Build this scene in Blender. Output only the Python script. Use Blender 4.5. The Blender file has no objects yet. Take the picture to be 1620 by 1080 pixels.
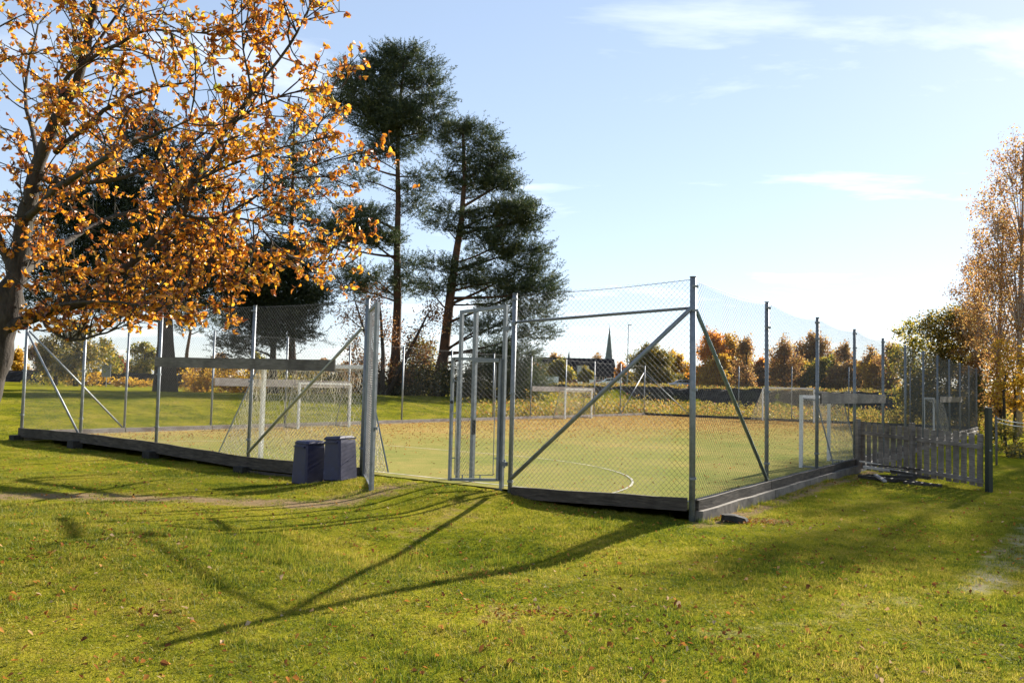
import bpy, math, random
import numpy as np
from mathutils import Vector, Matrix

# ------------------------------------------------------------------ camera, sky, sun, exposure
PITCH, ROLL, FPX, EYE = 0.0542, 0.0248, 1310.0, 1.73
scene = bpy.context.scene
col = scene.collection
camd = bpy.data.cameras.new('camera')
camd.sensor_fit = 'HORIZONTAL'
camd.sensor_width = 36.0
camd.lens = 36.0 * FPX / 1620.0
camd.clip_start = 0.05
camd.clip_end = 3000.0
cam = bpy.data.objects.new('camera', camd)
col.objects.link(cam)
_F = Vector((0, math.cos(PITCH), math.sin(PITCH)))
_U0 = Vector((1, 0, 0)).cross(_F)
_R = Vector((1, 0, 0)) * math.cos(ROLL) + _U0 * math.sin(ROLL)
_U = _R.cross(_F)
_m = Matrix((_R, _U, -_F)).transposed().to_4x4()
_m.translation = Vector((0, 0, EYE))
cam.matrix_world = _m
scene.camera = cam

SUN_AZ, SUN_EL = math.radians(38.2), math.radians(23.4)
world = bpy.data.worlds.new('World')
scene.world = world
world.use_nodes = True
nt = world.node_tree
nt.nodes.clear()
w_out = nt.nodes.new('ShaderNodeOutputWorld')
w_bg = nt.nodes.new('ShaderNodeBackground')
w_sky = nt.nodes.new('ShaderNodeTexSky')
w_sky.sky_type = 'NISHITA'
w_sky.sun_disc = False
w_sky.sun_elevation = SUN_EL
w_sky.sun_rotation = SUN_AZ
w_sky.air_density = 0.9
w_sky.dust_density = 0.08
w_sky.ozone_density = 1.6
w_bg.inputs['Strength'].default_value = 0.1
# thin streaky cloud, laid on a plane high above the place
tc = nt.nodes.new('ShaderNodeTexCoord')
sep = nt.nodes.new('ShaderNodeSeparateXYZ')
nt.links.new(tc.outputs['Generated'], sep.inputs[0])
def wmath(op, a, b=None, clamp=False):
    n = nt.nodes.new('ShaderNodeMath'); n.operation = op; n.use_clamp = clamp
    for i, v in enumerate((a, b)):
        if v is None: continue
        if isinstance(v, (int, float)): n.inputs[i].default_value = v
        else: nt.links.new(v, n.inputs[i])
    return n.outputs[0]
zc = wmath('ADD', wmath('MAXIMUM', sep.outputs['Z'], 0.0), 0.12)
cmb = nt.nodes.new('ShaderNodeCombineXYZ')
nt.links.new(wmath('DIVIDE', sep.outputs['X'], zc), cmb.inputs[0])
nt.links.new(wmath('DIVIDE', sep.outputs['Y'], zc), cmb.inputs[1])
wmp = nt.nodes.new('ShaderNodeMapping')
wmp.inputs['Location'].default_value = (6.95, 4.9, 0.0)
wmp.inputs['Rotation'].default_value = (0, 0, math.radians(-12))
wmp.inputs['Scale'].default_value = (0.6, 1.1, 1.0)
nt.links.new(cmb.outputs[0], wmp.inputs[0])
wn = nt.nodes.new('ShaderNodeTexNoise')
wn.inputs['Scale'].default_value = 1.15
wn.inputs['Detail'].default_value = 8.0
wn.inputs['Roughness'].default_value = 0.58
wn.inputs['Distortion'].default_value = 0.35
nt.links.new(wmp.outputs[0], wn.inputs['Vector'])
wr = nt.nodes.new('ShaderNodeValToRGB')
wr.color_ramp.elements[0].position = 0.57
wr.color_ramp.elements[0].color = (0, 0, 0, 1)
wr.color_ramp.elements[1].position = 0.72
wr.color_ramp.elements[1].color = (1, 1, 1, 1)
nt.links.new(wn.outputs['Fac'], wr.inputs[0])
wmix = nt.nodes.new('ShaderNodeMixRGB')
wmix.blend_type = 'ADD'
wmix.inputs[2].default_value = (2.6, 2.3, 1.9, 1)
nt.links.new(wmath('MULTIPLY', wr.outputs[0], 0.75), wmix.inputs[0])
w_dim = nt.nodes.new('ShaderNodeMixRGB'); w_dim.blend_type = 'MULTIPLY'; w_dim.inputs[0].default_value = 1.0
w_dim.inputs[2].default_value = (.1, .1, .1, 1)
nt.links.new(w_sky.outputs[0], w_dim.inputs[1])
w_gam = nt.nodes.new('ShaderNodeGamma'); w_gam.inputs[1].default_value = 0.5
nt.links.new(w_dim.outputs[0], w_gam.inputs[0])
w_up = nt.nodes.new('ShaderNodeMixRGB'); w_up.blend_type = 'MULTIPLY'; w_up.inputs[0].default_value = 1.0
w_up.inputs[2].default_value = (3.85, 4.0, 4.4, 1)
nt.links.new(w_gam.outputs[0], w_up.inputs[1])
nt.links.new(w_up.outputs[0], wmix.inputs[1])
nt.links.new(wmix.outputs[0], w_bg.inputs['Color'])
nt.links.new(w_bg.outputs[0], w_out.inputs[0])

sund = bpy.data.lights.new('sun', 'SUN')
sund.energy = 5.0
sund.angle = math.radians(0.53)
sund.color = (1.0, 0.93, 0.82)
sun = bpy.data.objects.new('sun', sund)
col.objects.link(sun)
_sd = Vector((math.sin(SUN_AZ) * math.cos(SUN_EL), math.cos(SUN_AZ) * math.cos(SUN_EL), math.sin(SUN_EL)))
sun.rotation_euler = _sd.to_track_quat('Z', 'Y').to_euler()
sun.location = (30, 40, 30)

scene.view_settings.view_transform = 'Standard'
scene.view_settings.look = 'None'
scene.view_settings.gamma = 1.0
scene.view_settings.use_curve_mapping = False
scene.view_settings.exposure = 1.7
scene.cycles.use_denoising = True
scene.cycles.max_bounces = 8
scene.cycles.transparent_max_bounces = 8
scene.cycles.sample_clamp_indirect = 6.0

# ------------------------------------------------------------------ coordinates
CAM = np.array([0, 0, EYE])
vF, vR, vU = np.array(_F), np.array(_R), np.array(_U)
def at(px, py, Y):
    """the point at depth Y that the photograph shows at pixel (px, py)"""
    d = vF + vR * (px - 810) / FPX - vU * (py - 540) / FPX
    return CAM + d * (Y / d[1])
TH = math.radians(34.46)
A0 = np.array([2.70, 12.24])
uA = np.array([-math.cos(TH), math.sin(TH)])
vB = np.array([math.sin(TH), math.cos(TH)])
def W(a, b, z=0.0):
    """pitch coordinates: a runs along the near short side, b along the right long side"""
    q = A0 + uA * a + vB * b
    return np.array([q[0], q[1], z])
LA, LB = 20.05, 40.7
rng = np.random.default_rng(7)
random.seed(7)

def sst(x, e0, e1):
    t = np.clip((x - e0) / (e1 - e0), 0, 1)
    return t * t * (3 - 2 * t)
def H(x, y):
    """ground height"""
    x = np.asarray(x, float); y = np.asarray(y, float)
    a = (x - A0[0]) * uA[0] + (y - A0[1]) * uA[1]
    b = (x - A0[0]) * vB[0] + (y - A0[1]) * vB[1]
    n = (np.sin(x * .31 + 1.3) * np.cos(y * .27 + .4) * .045 + np.sin(x * .83 + y * .51) * .018
         + np.sin(x * 1.9 - y * 1.3 + .7) * .007 + np.sin(x * 3.1 + y * 2.3) * .004)
    z = -0.15 + n
    z = z + .22 * np.exp(-(((x + 5.6) / 3.0) ** 2 + ((y - 8.6) / 2.3) ** 2))
    z = z - .13 * np.exp(-(((x + .9) / 2.2) ** 2 + ((y - 9.6) / .9) ** 2))
    z = z - .08 * np.exp(-(((x + 6.3) / 3.5) ** 2 + ((y - 17.2) / 1.2) ** 2))
    z = z + .06 * np.exp(-(((x - 3.) / 3.5) ** 2 + ((y - 6.2) / 2.0) ** 2))
    rise = sst(a, 20.4, 34.0) * .97
    bank = sst(b, 57.0, 60.0) * 2.05
    far = sst(y, 60, 500) * 1.6
    out = z + np.maximum(rise, bank) + far * sst(b, 50, 70)
    gate = sst(a, 2.4, 3.7) * (1 - sst(a, 6.2, 7.4)) * sst(b, -2.4, -.35) * (1 - sst(b, .5, 1.0))
    out = out * (1 - gate) + (-.015 + n * .1) * gate
    din = np.minimum(np.minimum(a - .2, LA - .2 - a), np.minimum(b - .35, LB - .2 - b))
    k = sst(din, -.3, .35)
    return out * (1 - k) + (-.30) * k

# ------------------------------------------------------------------ mesh and object helpers
class MB:
    def __init__(s):
        s.v = []; s.f = []; s.n = 0
    def add(s, verts, faces):
        verts = [tuple(map(float, p)) for p in verts]
        s.v += verts
        s.f += [tuple(i + s.n for i in f) for f in faces]
        s.n += len(verts)
        return s
    def box(s, c, size, ax=(1, 0, 0), ay=None, az=(0, 0, 1)):
        """a box round c; ax, az its axes"""
        ax = np.array(ax, float); ax /= np.linalg.norm(ax)
        az = np.array(az, float); az /= np.linalg.norm(az)
        if ay is None: ay = np.cross(az, ax)
        ay = np.array(ay, float); ay /= np.linalg.norm(ay)
        c = np.array(c, float); h = np.array(size) / 2
        vs = [c + ax * h[0] * i + ay * h[1] * j + az * h[2] * k for k in (-1, 1) for j in (-1, 1) for i in (-1, 1)]
        return s.add(vs, [(0, 2, 3, 1), (4, 5, 7, 6), (0, 1, 5, 4), (2, 6, 7, 3), (0, 4, 6, 2), (1, 3, 7, 5)])
    def tube(s, pts, rad, sides=8, cap=True, twist=0.0, up=None):
        pts = [np.array(p, float) for p in pts]
        if isinstance(rad, (int, float)): rad = [rad] * len(pts)
        rings = []
        ref = None
        for i, p in enumerate(pts):
            d = pts[min(i + 1, len(pts) - 1)] - pts[max(i - 1, 0)]
            d = d / (np.linalg.norm(d) + 1e-9)
            if ref is None:
                ref = np.array(up, float) if up is not None else (np.array([0, 0, 1.]) if abs(d[2]) < .9 else np.array([1., 0, 0]))
            x = ref - d * (ref @ d); x /= (np.linalg.norm(x) + 1e-9)
            y = np.cross(d, x); ref = x
            rings.append([p + (x * math.cos(t) + y * math.sin(t)) * rad[i] for t in [twist + 2 * math.pi * k / sides for k in range(sides)]])
        vs = [q for r in rings for q in r]; fs = []
        for i in range(len(pts) - 1):
            for k in range(sides):
                k2 = (k + 1) % sides
                fs.append((i * sides + k, i * sides + k2, (i + 1) * sides + k2, (i + 1) * sides + k))
        if cap:
            fs.append(tuple(range(sides - 1, -1, -1)))
            o = (len(pts) - 1) * sides
            fs.append(tuple(range(o, o + sides)))
        return s.add(vs, fs)
    def bar(s, p, q, w, up=(0, 0, 1)):
        """a square bar of side w"""
        p = np.array(p, float); q = np.array(q, float)
        d = q - p; d = d / np.linalg.norm(d)
        if abs(np.dot(d, up)) > .95: up = (vB[0], vB[1], 0)
        return s.tube([p, q], w * .7071, 4, True, math.pi / 4, up)
    def prism(s, outline, direction):
        """extrude a closed outline (list of 3-D points) along a vector"""
        o = [np.array(p, float) for p in outline]; d = np.array(direction, float); n = len(o)
        vs = o + [p + d for p in o]
        return s.add(vs, [tuple(range(n - 1, -1, -1)), tuple(range(n, 2 * n))] + [(i, (i + 1) % n, n + (i + 1) % n, n + i) for i in range(n)])
    def build(s, name, mat, parent=None, smooth=False, **tags):
        me = bpy.data.meshes.new(name)
        me.from_pydata(s.v, [], s.f)
        me.validate()
        return finish(name, me, mat, parent, smooth, **tags)

def finish(name, me, mat, parent=None, smooth=False, **tags):
    if mat is not None: me.materials.append(mat)
    if smooth:
        me.polygons.foreach_set('use_smooth', np.ones(len(me.polygons), bool))
    o = bpy.data.objects.new(name, me)
    col.objects.link(o)
    if parent is not None:
        o.parent = parent
        o.matrix_parent_inverse = Matrix.Translation(parent.location).inverted() if parent.parent is None else Matrix()
    for k, v in tags.items(): o[k] = v
    return o

def np_mesh(name, verts, faces, mat, parent=None, rnd=None, smooth=False, **tags):
    """a mesh from numpy arrays; faces (n,3) or (n,4); rnd = one random number for each face"""
    me = bpy.data.meshes.new(name)
    verts = np.asarray(verts, np.float32); faces = np.asarray(faces, np.int32)
    nv, (nf, k) = len(verts), faces.shape
    me.vertices.add(nv); me.vertices.foreach_set('co', verts.ravel())
    me.loops.add(nf * k); me.loops.foreach_set('vertex_index', faces.ravel())
    me.polygons.add(nf)
    me.polygons.foreach_set('loop_start', np.arange(nf, dtype=np.int32) * k)
    if rnd is not None:
        at_ = me.attributes.new('rnd', 'FLOAT', 'FACE')
        at_.data.foreach_set('value', np.asarray(rnd, np.float32))
    me.update(calc_edges=True)
    return finish(name, me, mat, parent, smooth, **tags)

def thing(name, label, cat, loc=(0, 0, 0), group=None):
    o = bpy.data.objects.new(name, None)
    o.empty_display_size = .3
    col.objects.link(o)
    o.location = tuple(map(float, loc))
    o['label'] = label; o['category'] = cat
    if group: o['group'] = group
    return o

# ------------------------------------------------------------------ materials
MATS = {}
class NT:
    def __init__(s, name):
        s.m = bpy.data.materials.new(name); s.m.use_nodes = True
        s.t = s.m.node_tree; s.t.nodes.clear()
        s.out = s.t.nodes.new('ShaderNodeOutputMaterial')
        MATS[name] = s.m
    def n(s, typ, **kw):
        nd = s.t.nodes.new(typ)
        for k, v in kw.items():
            if k in nd.inputs: s.set(nd.inputs[k], v)
            else: setattr(nd, k, v)
        return nd
    def set(s, sock, v):
        if hasattr(v, 'is_output'): s.t.links.new(v, sock)
        else: sock.default_value = v
    def noise(s, scale, detail=4, rough=.55, vec=None, dist=0.0):
        nd = s.n('ShaderNodeTexNoise', Scale=scale, Detail=detail, Roughness=rough, Distortion=dist)
        if vec is not None: s.t.links.new(vec, nd.inputs['Vector'])
        return nd.outputs['Fac']
    def ramp(s, fac, stops, interp='LINEAR'):
        nd = s.n('ShaderNodeValToRGB')
        r = nd.color_ramp; r.interpolation = interp
        while len(r.elements) < len(stops): r.elements.new(.5)
        for e, (p, c) in zip(r.elements, stops):
            e.position = p
            e.color = (*c, 1) if not isinstance(c, (int, float)) else (c, c, c, 1)
        s.t.links.new(fac, nd.inputs[0])
        return nd.outputs[0]
    def mix(s, fac, a, b, mode='MIX'):
        nd = s.n('ShaderNodeMixRGB', blend_type=mode)
        for i, v in ((0, fac), (1, a), (2, b)):
            if isinstance(v, tuple): v = (*v[:3], 1)
            s.set(nd.inputs[i], v)
        return nd.outputs[0]
    def math(s, op, a, b=0.0, clamp=False):
        nd = s.n('ShaderNodeMath', operation=op, use_clamp=clamp)
        s.set(nd.inputs[0], a); s.set(nd.inputs[1], b)
        return nd.outputs[0]
    def pos(s): return s.n('ShaderNodeNewGeometry').outputs['Position']
    def obj(s): return s.n('ShaderNodeTexCoord').outputs['Object']
    def mapping(s, vec, scale, rot=(0, 0, 0)):
        nd = s.n('ShaderNodeMapping'); nd.inputs['Scale'].default_value = scale; nd.inputs['Rotation'].default_value = rot
        s.t.links.new(vec, nd.inputs[0]); return nd.outputs[0]
    def attr(s, name): return s.n('ShaderNodeAttribute', attribute_name=name)
    def bump(s, h, strength=.3, dist=.02):
        nd = s.n('ShaderNodeBump', Strength=strength, Distance=dist); s.t.links.new(h, nd.inputs['Height']); return nd.outputs[0]
    def bsdf(s, color, rough=.6, metal=0.0, spec=.5, normal=None):
        b = s.n('ShaderNodeBsdfPrincipled')
        s.set(b.inputs['Base Color'], (*color, 1) if isinstance(color, tuple) else color)
        s.set(b.inputs['Roughness'], rough); s.set(b.inputs['Metallic'], metal)
        s.set(b.inputs['Specular IOR Level'], spec)
        if normal is not None: s.t.links.new(normal, b.inputs['Normal'])
        return b.outputs[0]
    def leaf(s, color, trans=.45, gloss=.06, rough=.45, boost=1.0):
        d = s.n('ShaderNodeBsdfDiffuse'); s.set(d.inputs[0], color)
        t = s.n('ShaderNodeBsdfTranslucent'); s.set(t.inputs[0], color)
        m = s.n('ShaderNodeMixShader', Fac=trans); s.t.links.new(d.outputs[0], m.inputs[1]); s.t.links.new(t.outputs[0], m.inputs[2])
        g = s.n('ShaderNodeBsdfGlossy'); g.inputs['Roughness'].default_value = rough; g.inputs[0].default_value = (.9, .9, .9, 1)
        m2 = s.n('ShaderNodeMixShader', Fac=gloss); s.t.links.new(m.outputs[0], m2.inputs[1]); s.t.links.new(g.outputs[0], m2.inputs[2])
        return m2.outputs[0]
    def done(s, sh):
        s.t.links.new(sh, s.out.inputs['Surface']); return s.m

def plain(name, c, rough=.6, metal=0., var=.18, scale=6., spec=.5, bump=0.):
    t = NT(name)
    n = t.noise(scale, 5, .6, t.obj())
    k = t.ramp(n, [(.3, 1 - var), (.7, 1 + var)])
    cc = t.mix(1.0, c, k, 'MULTIPLY')
    return t.done(t.bsdf(cc, rough, metal, spec, t.bump(n, bump, .02) if bump else None))

def m_galv(name, c1, c2):
    t = NT(name)
    n = t.noise(9., 5, .65, t.obj()); n2 = t.noise(60., 3, .6, t.obj())
    cc = t.ramp(t.math('ADD', t.math('MULTIPLY', n, .7), t.math('MULTIPLY', n2, .3)), [(.35, c1), (.65, c2)])
    return t.done(t.bsdf(cc, t.ramp(n, [(.3, .42), (.7, .62)]), .55, .5))
GALV = m_galv('galvanised_steel', (.15, .165, .18), (.27, .29, .31))
WIRE = plain('galvanised_wire', (.085, .088, .09), .7, 0, .2, 5, .3)
GREENSTEEL = m_galv('green_weathered_steel', (.10, .15, .14), (.20, .25, .24))
BRACE_TAN = m_galv('dull_yellowed_steel', (.26, .26, .20), (.38, .37, .29))
WHITEPAINT = plain('white_goal_paint', (.74, .73, .70), .5, 0, .1, 8)
BLACKPLAST = plain('black_plastic', (.015, .015, .016), .5)

def m_wood(name, dark, light, stain=(.06, .05, .04)):
    t = NT(name)
    v = t.mapping(t.obj(), (1.2, 1.2, 9.0))
    g = t.noise(3.2, 7, .62, v, .6)
    big = t.noise(1.7, 4, .6, t.obj())
    cc = t.ramp(g, [(.28, dark), (.72, light)])
    cc = t.mix(t.ramp(big, [(.46, 0.), (.70, .75)]), cc, stain)
    return t.done(t.bsdf(cc, .85, 0, .25, t.bump(g, .5, .01)))
WOOD_DARK = m_wood('dark_weathered_board', (.018, .015, .012), (.115, .094, .074), (.028, .022, .016))
WOOD_GREY = m_wood('grey_weathered_board', (.09, .08, .07), (.21, .19, .165), (.06, .05, .045))
WOOD_PALE = m_wood('pale_weathered_plank', (.26, .22, .20), (.46, .42, .38), (.17, .12, .10))
WOOD_PICKET = m_wood('picket_wood', (.12, .10, .082), (.29, .25, .215), (.065, .055, .048))
WOOD_NEW = m_wood('pale_sawn_wood', (.42, .36, .28), (.62, .56, .48), (.3, .25, .2))
CONCRETE = plain('kerb_concrete', (.17, .15, .125), .9, 0, .4, 5, .2, .4)
BLOCKMAT = plain('foundation_concrete', (.035, .032, .028), .95, 0, .4, 8, .2, .5)
GREENPOST = plain('dark_green_paint', (.007, .014, .011), .45, 0, .2)

def m_leaf(name, stops, trans=.45, gloss=.05, posvar=0.0, rough=.45):
    t = NT(name)
    a = t.attr('rnd').outputs['Fac']
    if posvar:
        a = t.math('ADD', a, t.math('MULTIPLY', t.math('SUBTRACT', t.noise(.45, 3, .6, t.pos()), .5), posvar), True)
    return t.done(t.leaf(t.ramp(a, stops), trans, gloss, rough))
LEAF_WB = m_leaf('whitebeam_autumn_leaf', [(0, (.10, .03, .010)), (.25, (.26, .07, .012)), (.45, (.50, .17, .014)), (.72, (.72, .31, .02)), (.93, (.74, .45, .04)), (1, (.34, .32, .04))], .55, .06, .9)
NEEDLE = m_leaf('pine_needle', [(0, (.014, .027, .010)), (.4, (.031, .052, .017)), (.75, (.075, .095, .027)), (1, (.15, .15, .04))], .32, .05, .5)
NEEDLE_DK = m_leaf('dark_spruce_needle', [(0, (.012, .020, .010)), (.6, (.025, .038, .015)), (1, (.06, .07, .022))], .15, .03, .4)
LEAF_BROWN = m_leaf('brown_oak_leaf', [(0, (.08, .035, .015)), (.6, (.20, .085, .03)), (1, (.33, .17, .05))], .45, .04)
LEAF_YG = m_leaf('yellow_green_leaf', [(0, (.06, .08, .015)), (.4, (.16, .16, .025)), (.75, (.36, .28, .03)), (1, (.46, .30, .04))], .7, .03, .5)
LEAF_GOLD = m_leaf('golden_leaf', [(0, (.22, .11, .015)), (.4, (.45, .24, .02)), (.8, (.62, .37, .03)), (1, (.55, .42, .06))], .7, .03, .4)
LEAF_ORANGE = m_leaf('orange_leaf', [(0, (.28, .09, .02)), (.5, (.60, .22, .02)), (1, (.74, .36, .04))], .7, .03, .4)
LEAF_RED = m_leaf('red_leaf', [(0, (.16, .03, .015)), (.6, (.40, .09, .03)), (1, (.6, .22, .05))], .5, .04)
LEAF_OLIVE = m_leaf('olive_leaf', [(0, (.04, .05, .012)), (.4, (.12, .11, .02)), (.75, (.28, .20, .03)), (1, (.44, .29, .04))], .6, .04, .5)
LEAF_BIRCH = m_leaf('birch_autumn_leaf', [(0, (.16, .075, .03)), (.35, (.31, .15, .05)), (.7, (.45, .25, .07)), (1, (.42, .32, .10))], .7, .04, .5)
LEAF_RUST = m_leaf('rust_leaf', [(0, (.12, .055, .02)), (.5, (.28, .14, .04)), (1, (.44, .25, .06))], .55, .03, .5)
LEAF_SHRUB = m_leaf('dark_shrub_leaf', [(0, (.016, .024, .009)), (.6, (.045, .055, .015)), (.9, (.12, .10, .02)), (1, (.25, .16, .03))], .4, .04, .5)
WEED = m_leaf('autumn_weed', [(0, (.10, .10, .02)), (.4, (.26, .22, .04)), (.75, (.42, .30, .05)), (.95, (.46, .22, .05)), (1, (.42, .12, .05))], .5, .03, .5)
LITTER = m_leaf('leaf_litter', [(0, (.10, .045, .02)), (.35, (.22, .085, .028)), (.65, (.40, .16, .035)), (.85, (.44, .22, .06)), (1, (.46, .34, .22))], .3, 0.)

def m_bark(name, c1, c2, c3=None):
    t = NT(name)
    v = t.mapping(t.obj(), (6, 6, 1.6))
    g = t.noise(2.6, 7, .65, v, .4)
    cc = t.ramp(g, [(.3, c1), (.68, c2)])
    if c3: cc = t.mix(t.ramp(t.noise(1.1, 3, .5, t.obj()), [(.45, 0.), (.65, .8)]), cc, c3)
    return t.done(t.bsdf(cc, .9, 0, .2, t.bump(g, .8, .03)))
BARK = m_bark('grey_bark', (.018, .015, .013), (.08, .066, .055), (.05, .048, .035))
BARK_PINE = m_bark('pine_bark', (.03, .02, .015), (.10, .06, .04), (.15, .07, .035))
BARK_DARK = m_bark('dark_bark', (.022, .018, .015), (.07, .055, .045))
BARK_BIRCH = m_bark('birch_bark', (.16, .11, .09), (.46, .38, .33))

# ground: lawn with worn strips
t = NT('lawn_ground')
p = t.pos()
n1 = t.noise(.55, 4, .6, p); n2 = t.noise(3.1, 5, .62, p); n3 = t.noise(38., 4, .7, p)
g = t.math('ADD', t.math('MULTIPLY', n1, .45), t.math('ADD', t.math('MULTIPLY', n2, .3), t.math('MULTIPLY', n3, .25)))
cc = t.ramp(g, [(.34, (.08, .10, .008)), (.47, (.17, .17, .012)), (.58, (.25, .22, .02)), (.70, (.28, .22, .045))])
soil = t.ramp(t.noise(22., 8, .8, p), [(.3, (.12, .075, .045)), (.55, (.26, .175, .11)), (.75, (.36, .27, .19))])
wear = t.attr('wear').outputs['Fac']
wf = t.ramp(t.math('ADD', wear, t.math('MULTIPLY', t.math('SUBTRACT', n2, .5), 1.1)), [(.42, 0.), (.72, .85)])
cc = t.mix(wf, cc, soil)
grav = t.attr('gravel').outputs['Fac']
gcol = t.ramp(t.noise(60., 6, .8, p), [(.3, (.16, .14, .10)), (.7, (.40, .36, .29))])
cc = t.mix(t.ramp(t.math('ADD', grav, t.math('MULTIPLY', t.math('SUBTRACT', n2, .5), .9)), [(.45, 0.), (.8, .8)]), cc, gcol)
t.done(t.bsdf(cc, 1., 0, .0, t.bump(t.math('ADD', n3, t.math('MULTIPLY', n2, .6)), .7, .05)))
GROUND = MATS['lawn_ground']

# grass blades: colour by place plus one random number for each blade
t = NT('grass_blade')
p = t.pos()
n1 = t.noise(.55, 4, .6, p); n2 = t.noise(3.1, 5, .62, p)
rr = t.attr('rnd').outputs['Fac']
g = t.math('ADD', t.math('MULTIPLY', n1, .62), t.math('ADD', t.math('MULTIPLY', n2, .42), t.math('SUBTRACT', t.math('MULTIPLY', rr, .34), .13)))
cc = t.ramp(g, [(.38, (.045, .085, .007)), (.51, (.135, .165, .012)), (.63, (.27, .25, .022)), (.76, (.42, .32, .06)), (.90, (.46, .35, .14))])
t.done(t.leaf(cc, .5, .015, .5))
BLADE = MATS['grass_blade']

# artificial turf
t = NT('artificial_turf')
p = t.pos()
n1 = t.noise(.22, 4, .6, p); n2 = t.noise(2.2, 5, .65, p); n3 = t.noise(90., 3, .7, p)
g = t.math('ADD', t.math('MULTIPLY', n1, .5), t.math('ADD', t.math('MULTIPLY', n2, .25), t.math('MULTIPLY', n3, .25)))
cc = t.ramp(g, [(.36, (.135, .165, .045)), (.5, (.215, .205, .062)), (.62, (.30, .235, .085))])
dust = t.attr('dust').outputs['Fac']
cc = t.mix(t.math('MULTIPLY', t.math('ADD', dust, t.math('MULTIPLY', t.math('SUBTRACT', n2, .5), .6), True), .42), cc, (.42, .22, .075))
t.done(t.bsdf(cc, 1., 0, .0, t.bump(n3, .5, .02)))
TURF = MATS['artificial_turf']
LINE = plain('white_line_paint', (.44, .42, .34), 1., 0, .45, 2.2, 0)

t = NT('dark_bank_soil')
p = t.pos()
g = t.noise(1.3, 7, .72, p); g2 = t.noise(.3, 3, .5, p)
cc = t.ramp(g, [(.3, (.014, .012, .011)), (.55, (.045, .038, .033)), (.75, (.11, .095, .07))])
cc = t.mix(t.ramp(g2, [(.5, 0.), (.7, .5)]), cc, (.06, .06, .02))
t.done(t.bsdf(cc, .95, 0, .1, t.bump(g, 1., .2)))
BANK = MATS['dark_bank_soil']
ASPHALT = plain('asphalt', (.05, .05, .052), .9, 0, .2, 2)
# ================================================================== THE SETTING
# ---- ground: one sheet to the horizon, fine near the camera
def axis(lo, hi, step, far_lo, far_hi, growth):
    c = list(np.arange(lo, hi + 1e-6, step))
    s, x = step, hi
    while x < far_hi: s *= growth; x += s; c.append(x)
    s, x = step, lo
    while x > far_lo: s *= growth; x -= s; c.insert(0, x)
    return np.array(c)
gx = axis(-18, 14, .3, -900, 900, 1.13)
gy = axis(1, 26, .3, -40, 1500, 1.09)
X, Yg = np.meshgrid(gx, gy)
gv = np.stack([X.ravel(), Yg.ravel(), H(X, Yg).ravel()], 1)
nx_, ny_ = len(gx), len(gy)
ii, jj = np.meshgrid(np.arange(nx_ - 1), np.arange(ny_ - 1))
k0 = (jj * nx_ + ii).ravel()
gf = np.stack([k0, k0 + 1, k0 + 1 + nx_, k0 + nx_], 1)
ground = np_mesh('ground', gv, gf, GROUND, smooth=True, kind='structure')

def seg_dist(x, y, p, q):
    p = np.array(p[:2]); q = np.array(q[:2]); d = q - p
    s = np.clip(((x - p[0]) * d[0] + (y - p[1]) * d[1]) / (d @ d), 0, 1)
    return np.hypot(x - p[0] - s * d[0], y - p[1] - s * d[1])
def wear_at(x, y):
    w = .8 * np.exp(-(seg_dist(x, y, (-9.5, 12.4), (-3.0, 13.0)) / .75) ** 2)
    w = np.maximum(w, .7 * np.exp(-(seg_dist(x, y, (-3.0, 13.0), W(5, -.7)) / .7) ** 2))
    w = np.maximum(w, .48 * np.exp(-(seg_dist(x, y, W(3.3, -1.0), (-1.2, 10.5)) / .9) ** 2))
    w = np.maximum(w, .85 * np.exp(-(seg_dist(x, y, W(-.25, -.2), W(-.3, 11)) / .35) ** 2))
    w = np.maximum(w, .42 * np.exp(-(seg_dist(x, y, (-.6, 6.6), (.3, 7.4)) / .5) ** 2))
    w = np.maximum(w, .8 * np.exp(-(np.hypot(x - W(-.9, 1.0)[0], y - W(-.9, 1.0)[1]) / .5) ** 2))
    return w
def gravel_at(x, y):
    w = .85 * np.exp(-(seg_dist(x, y, (1.2, 6.0), (6.2, 9.8)) / .55) ** 2)
    w = np.maximum(w * .6, .92 * np.exp(-(seg_dist(x, y, (4.6, 8.2), (11., 16.5)) / .42) ** 2) * (.78 + .1 * np.sin(x * 5.1 + y * 3.7)))
    return w
for nm, fn in (('wear', wear_at), ('gravel', gravel_at)):
    at_ = ground.data.attributes.new(nm, 'FLOAT', 'POINT')
    at_.data.foreach_set('value', fn(gv[:, 0], gv[:, 1]).astype(np.float32))

# ---- pitch
def quad_sheet(corners, n, m, z):
    p00, p10, p11, p01 = [np.array(c) for c in corners]
    vs = []; fs = []
    for j in range(m + 1):
        for i in range(n + 1):
            s, t_ = i / n, j / m
            vs.append((p00 * (1 - s) + p10 * s) * (1 - t_) + (p01 * (1 - s) + p11 * s) * t_)
    for j in range(m):
        for i in range(n):
            k = j * (n + 1) + i
            fs.append((k, k + 1, k + n + 2, k + n + 1))
    return vs, fs
mb = MB()
v, f_ = quad_sheet([W(LA + .05, -.02, 0), W(-.05, -.02, 0), W(-.05, LB + .05, 0), W(LA + .05, LB + .05, 0)], 20, 40, 0)
mb.add(v, f_)
pitch = mb.build('pitch', TURF, kind='structure')

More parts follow.
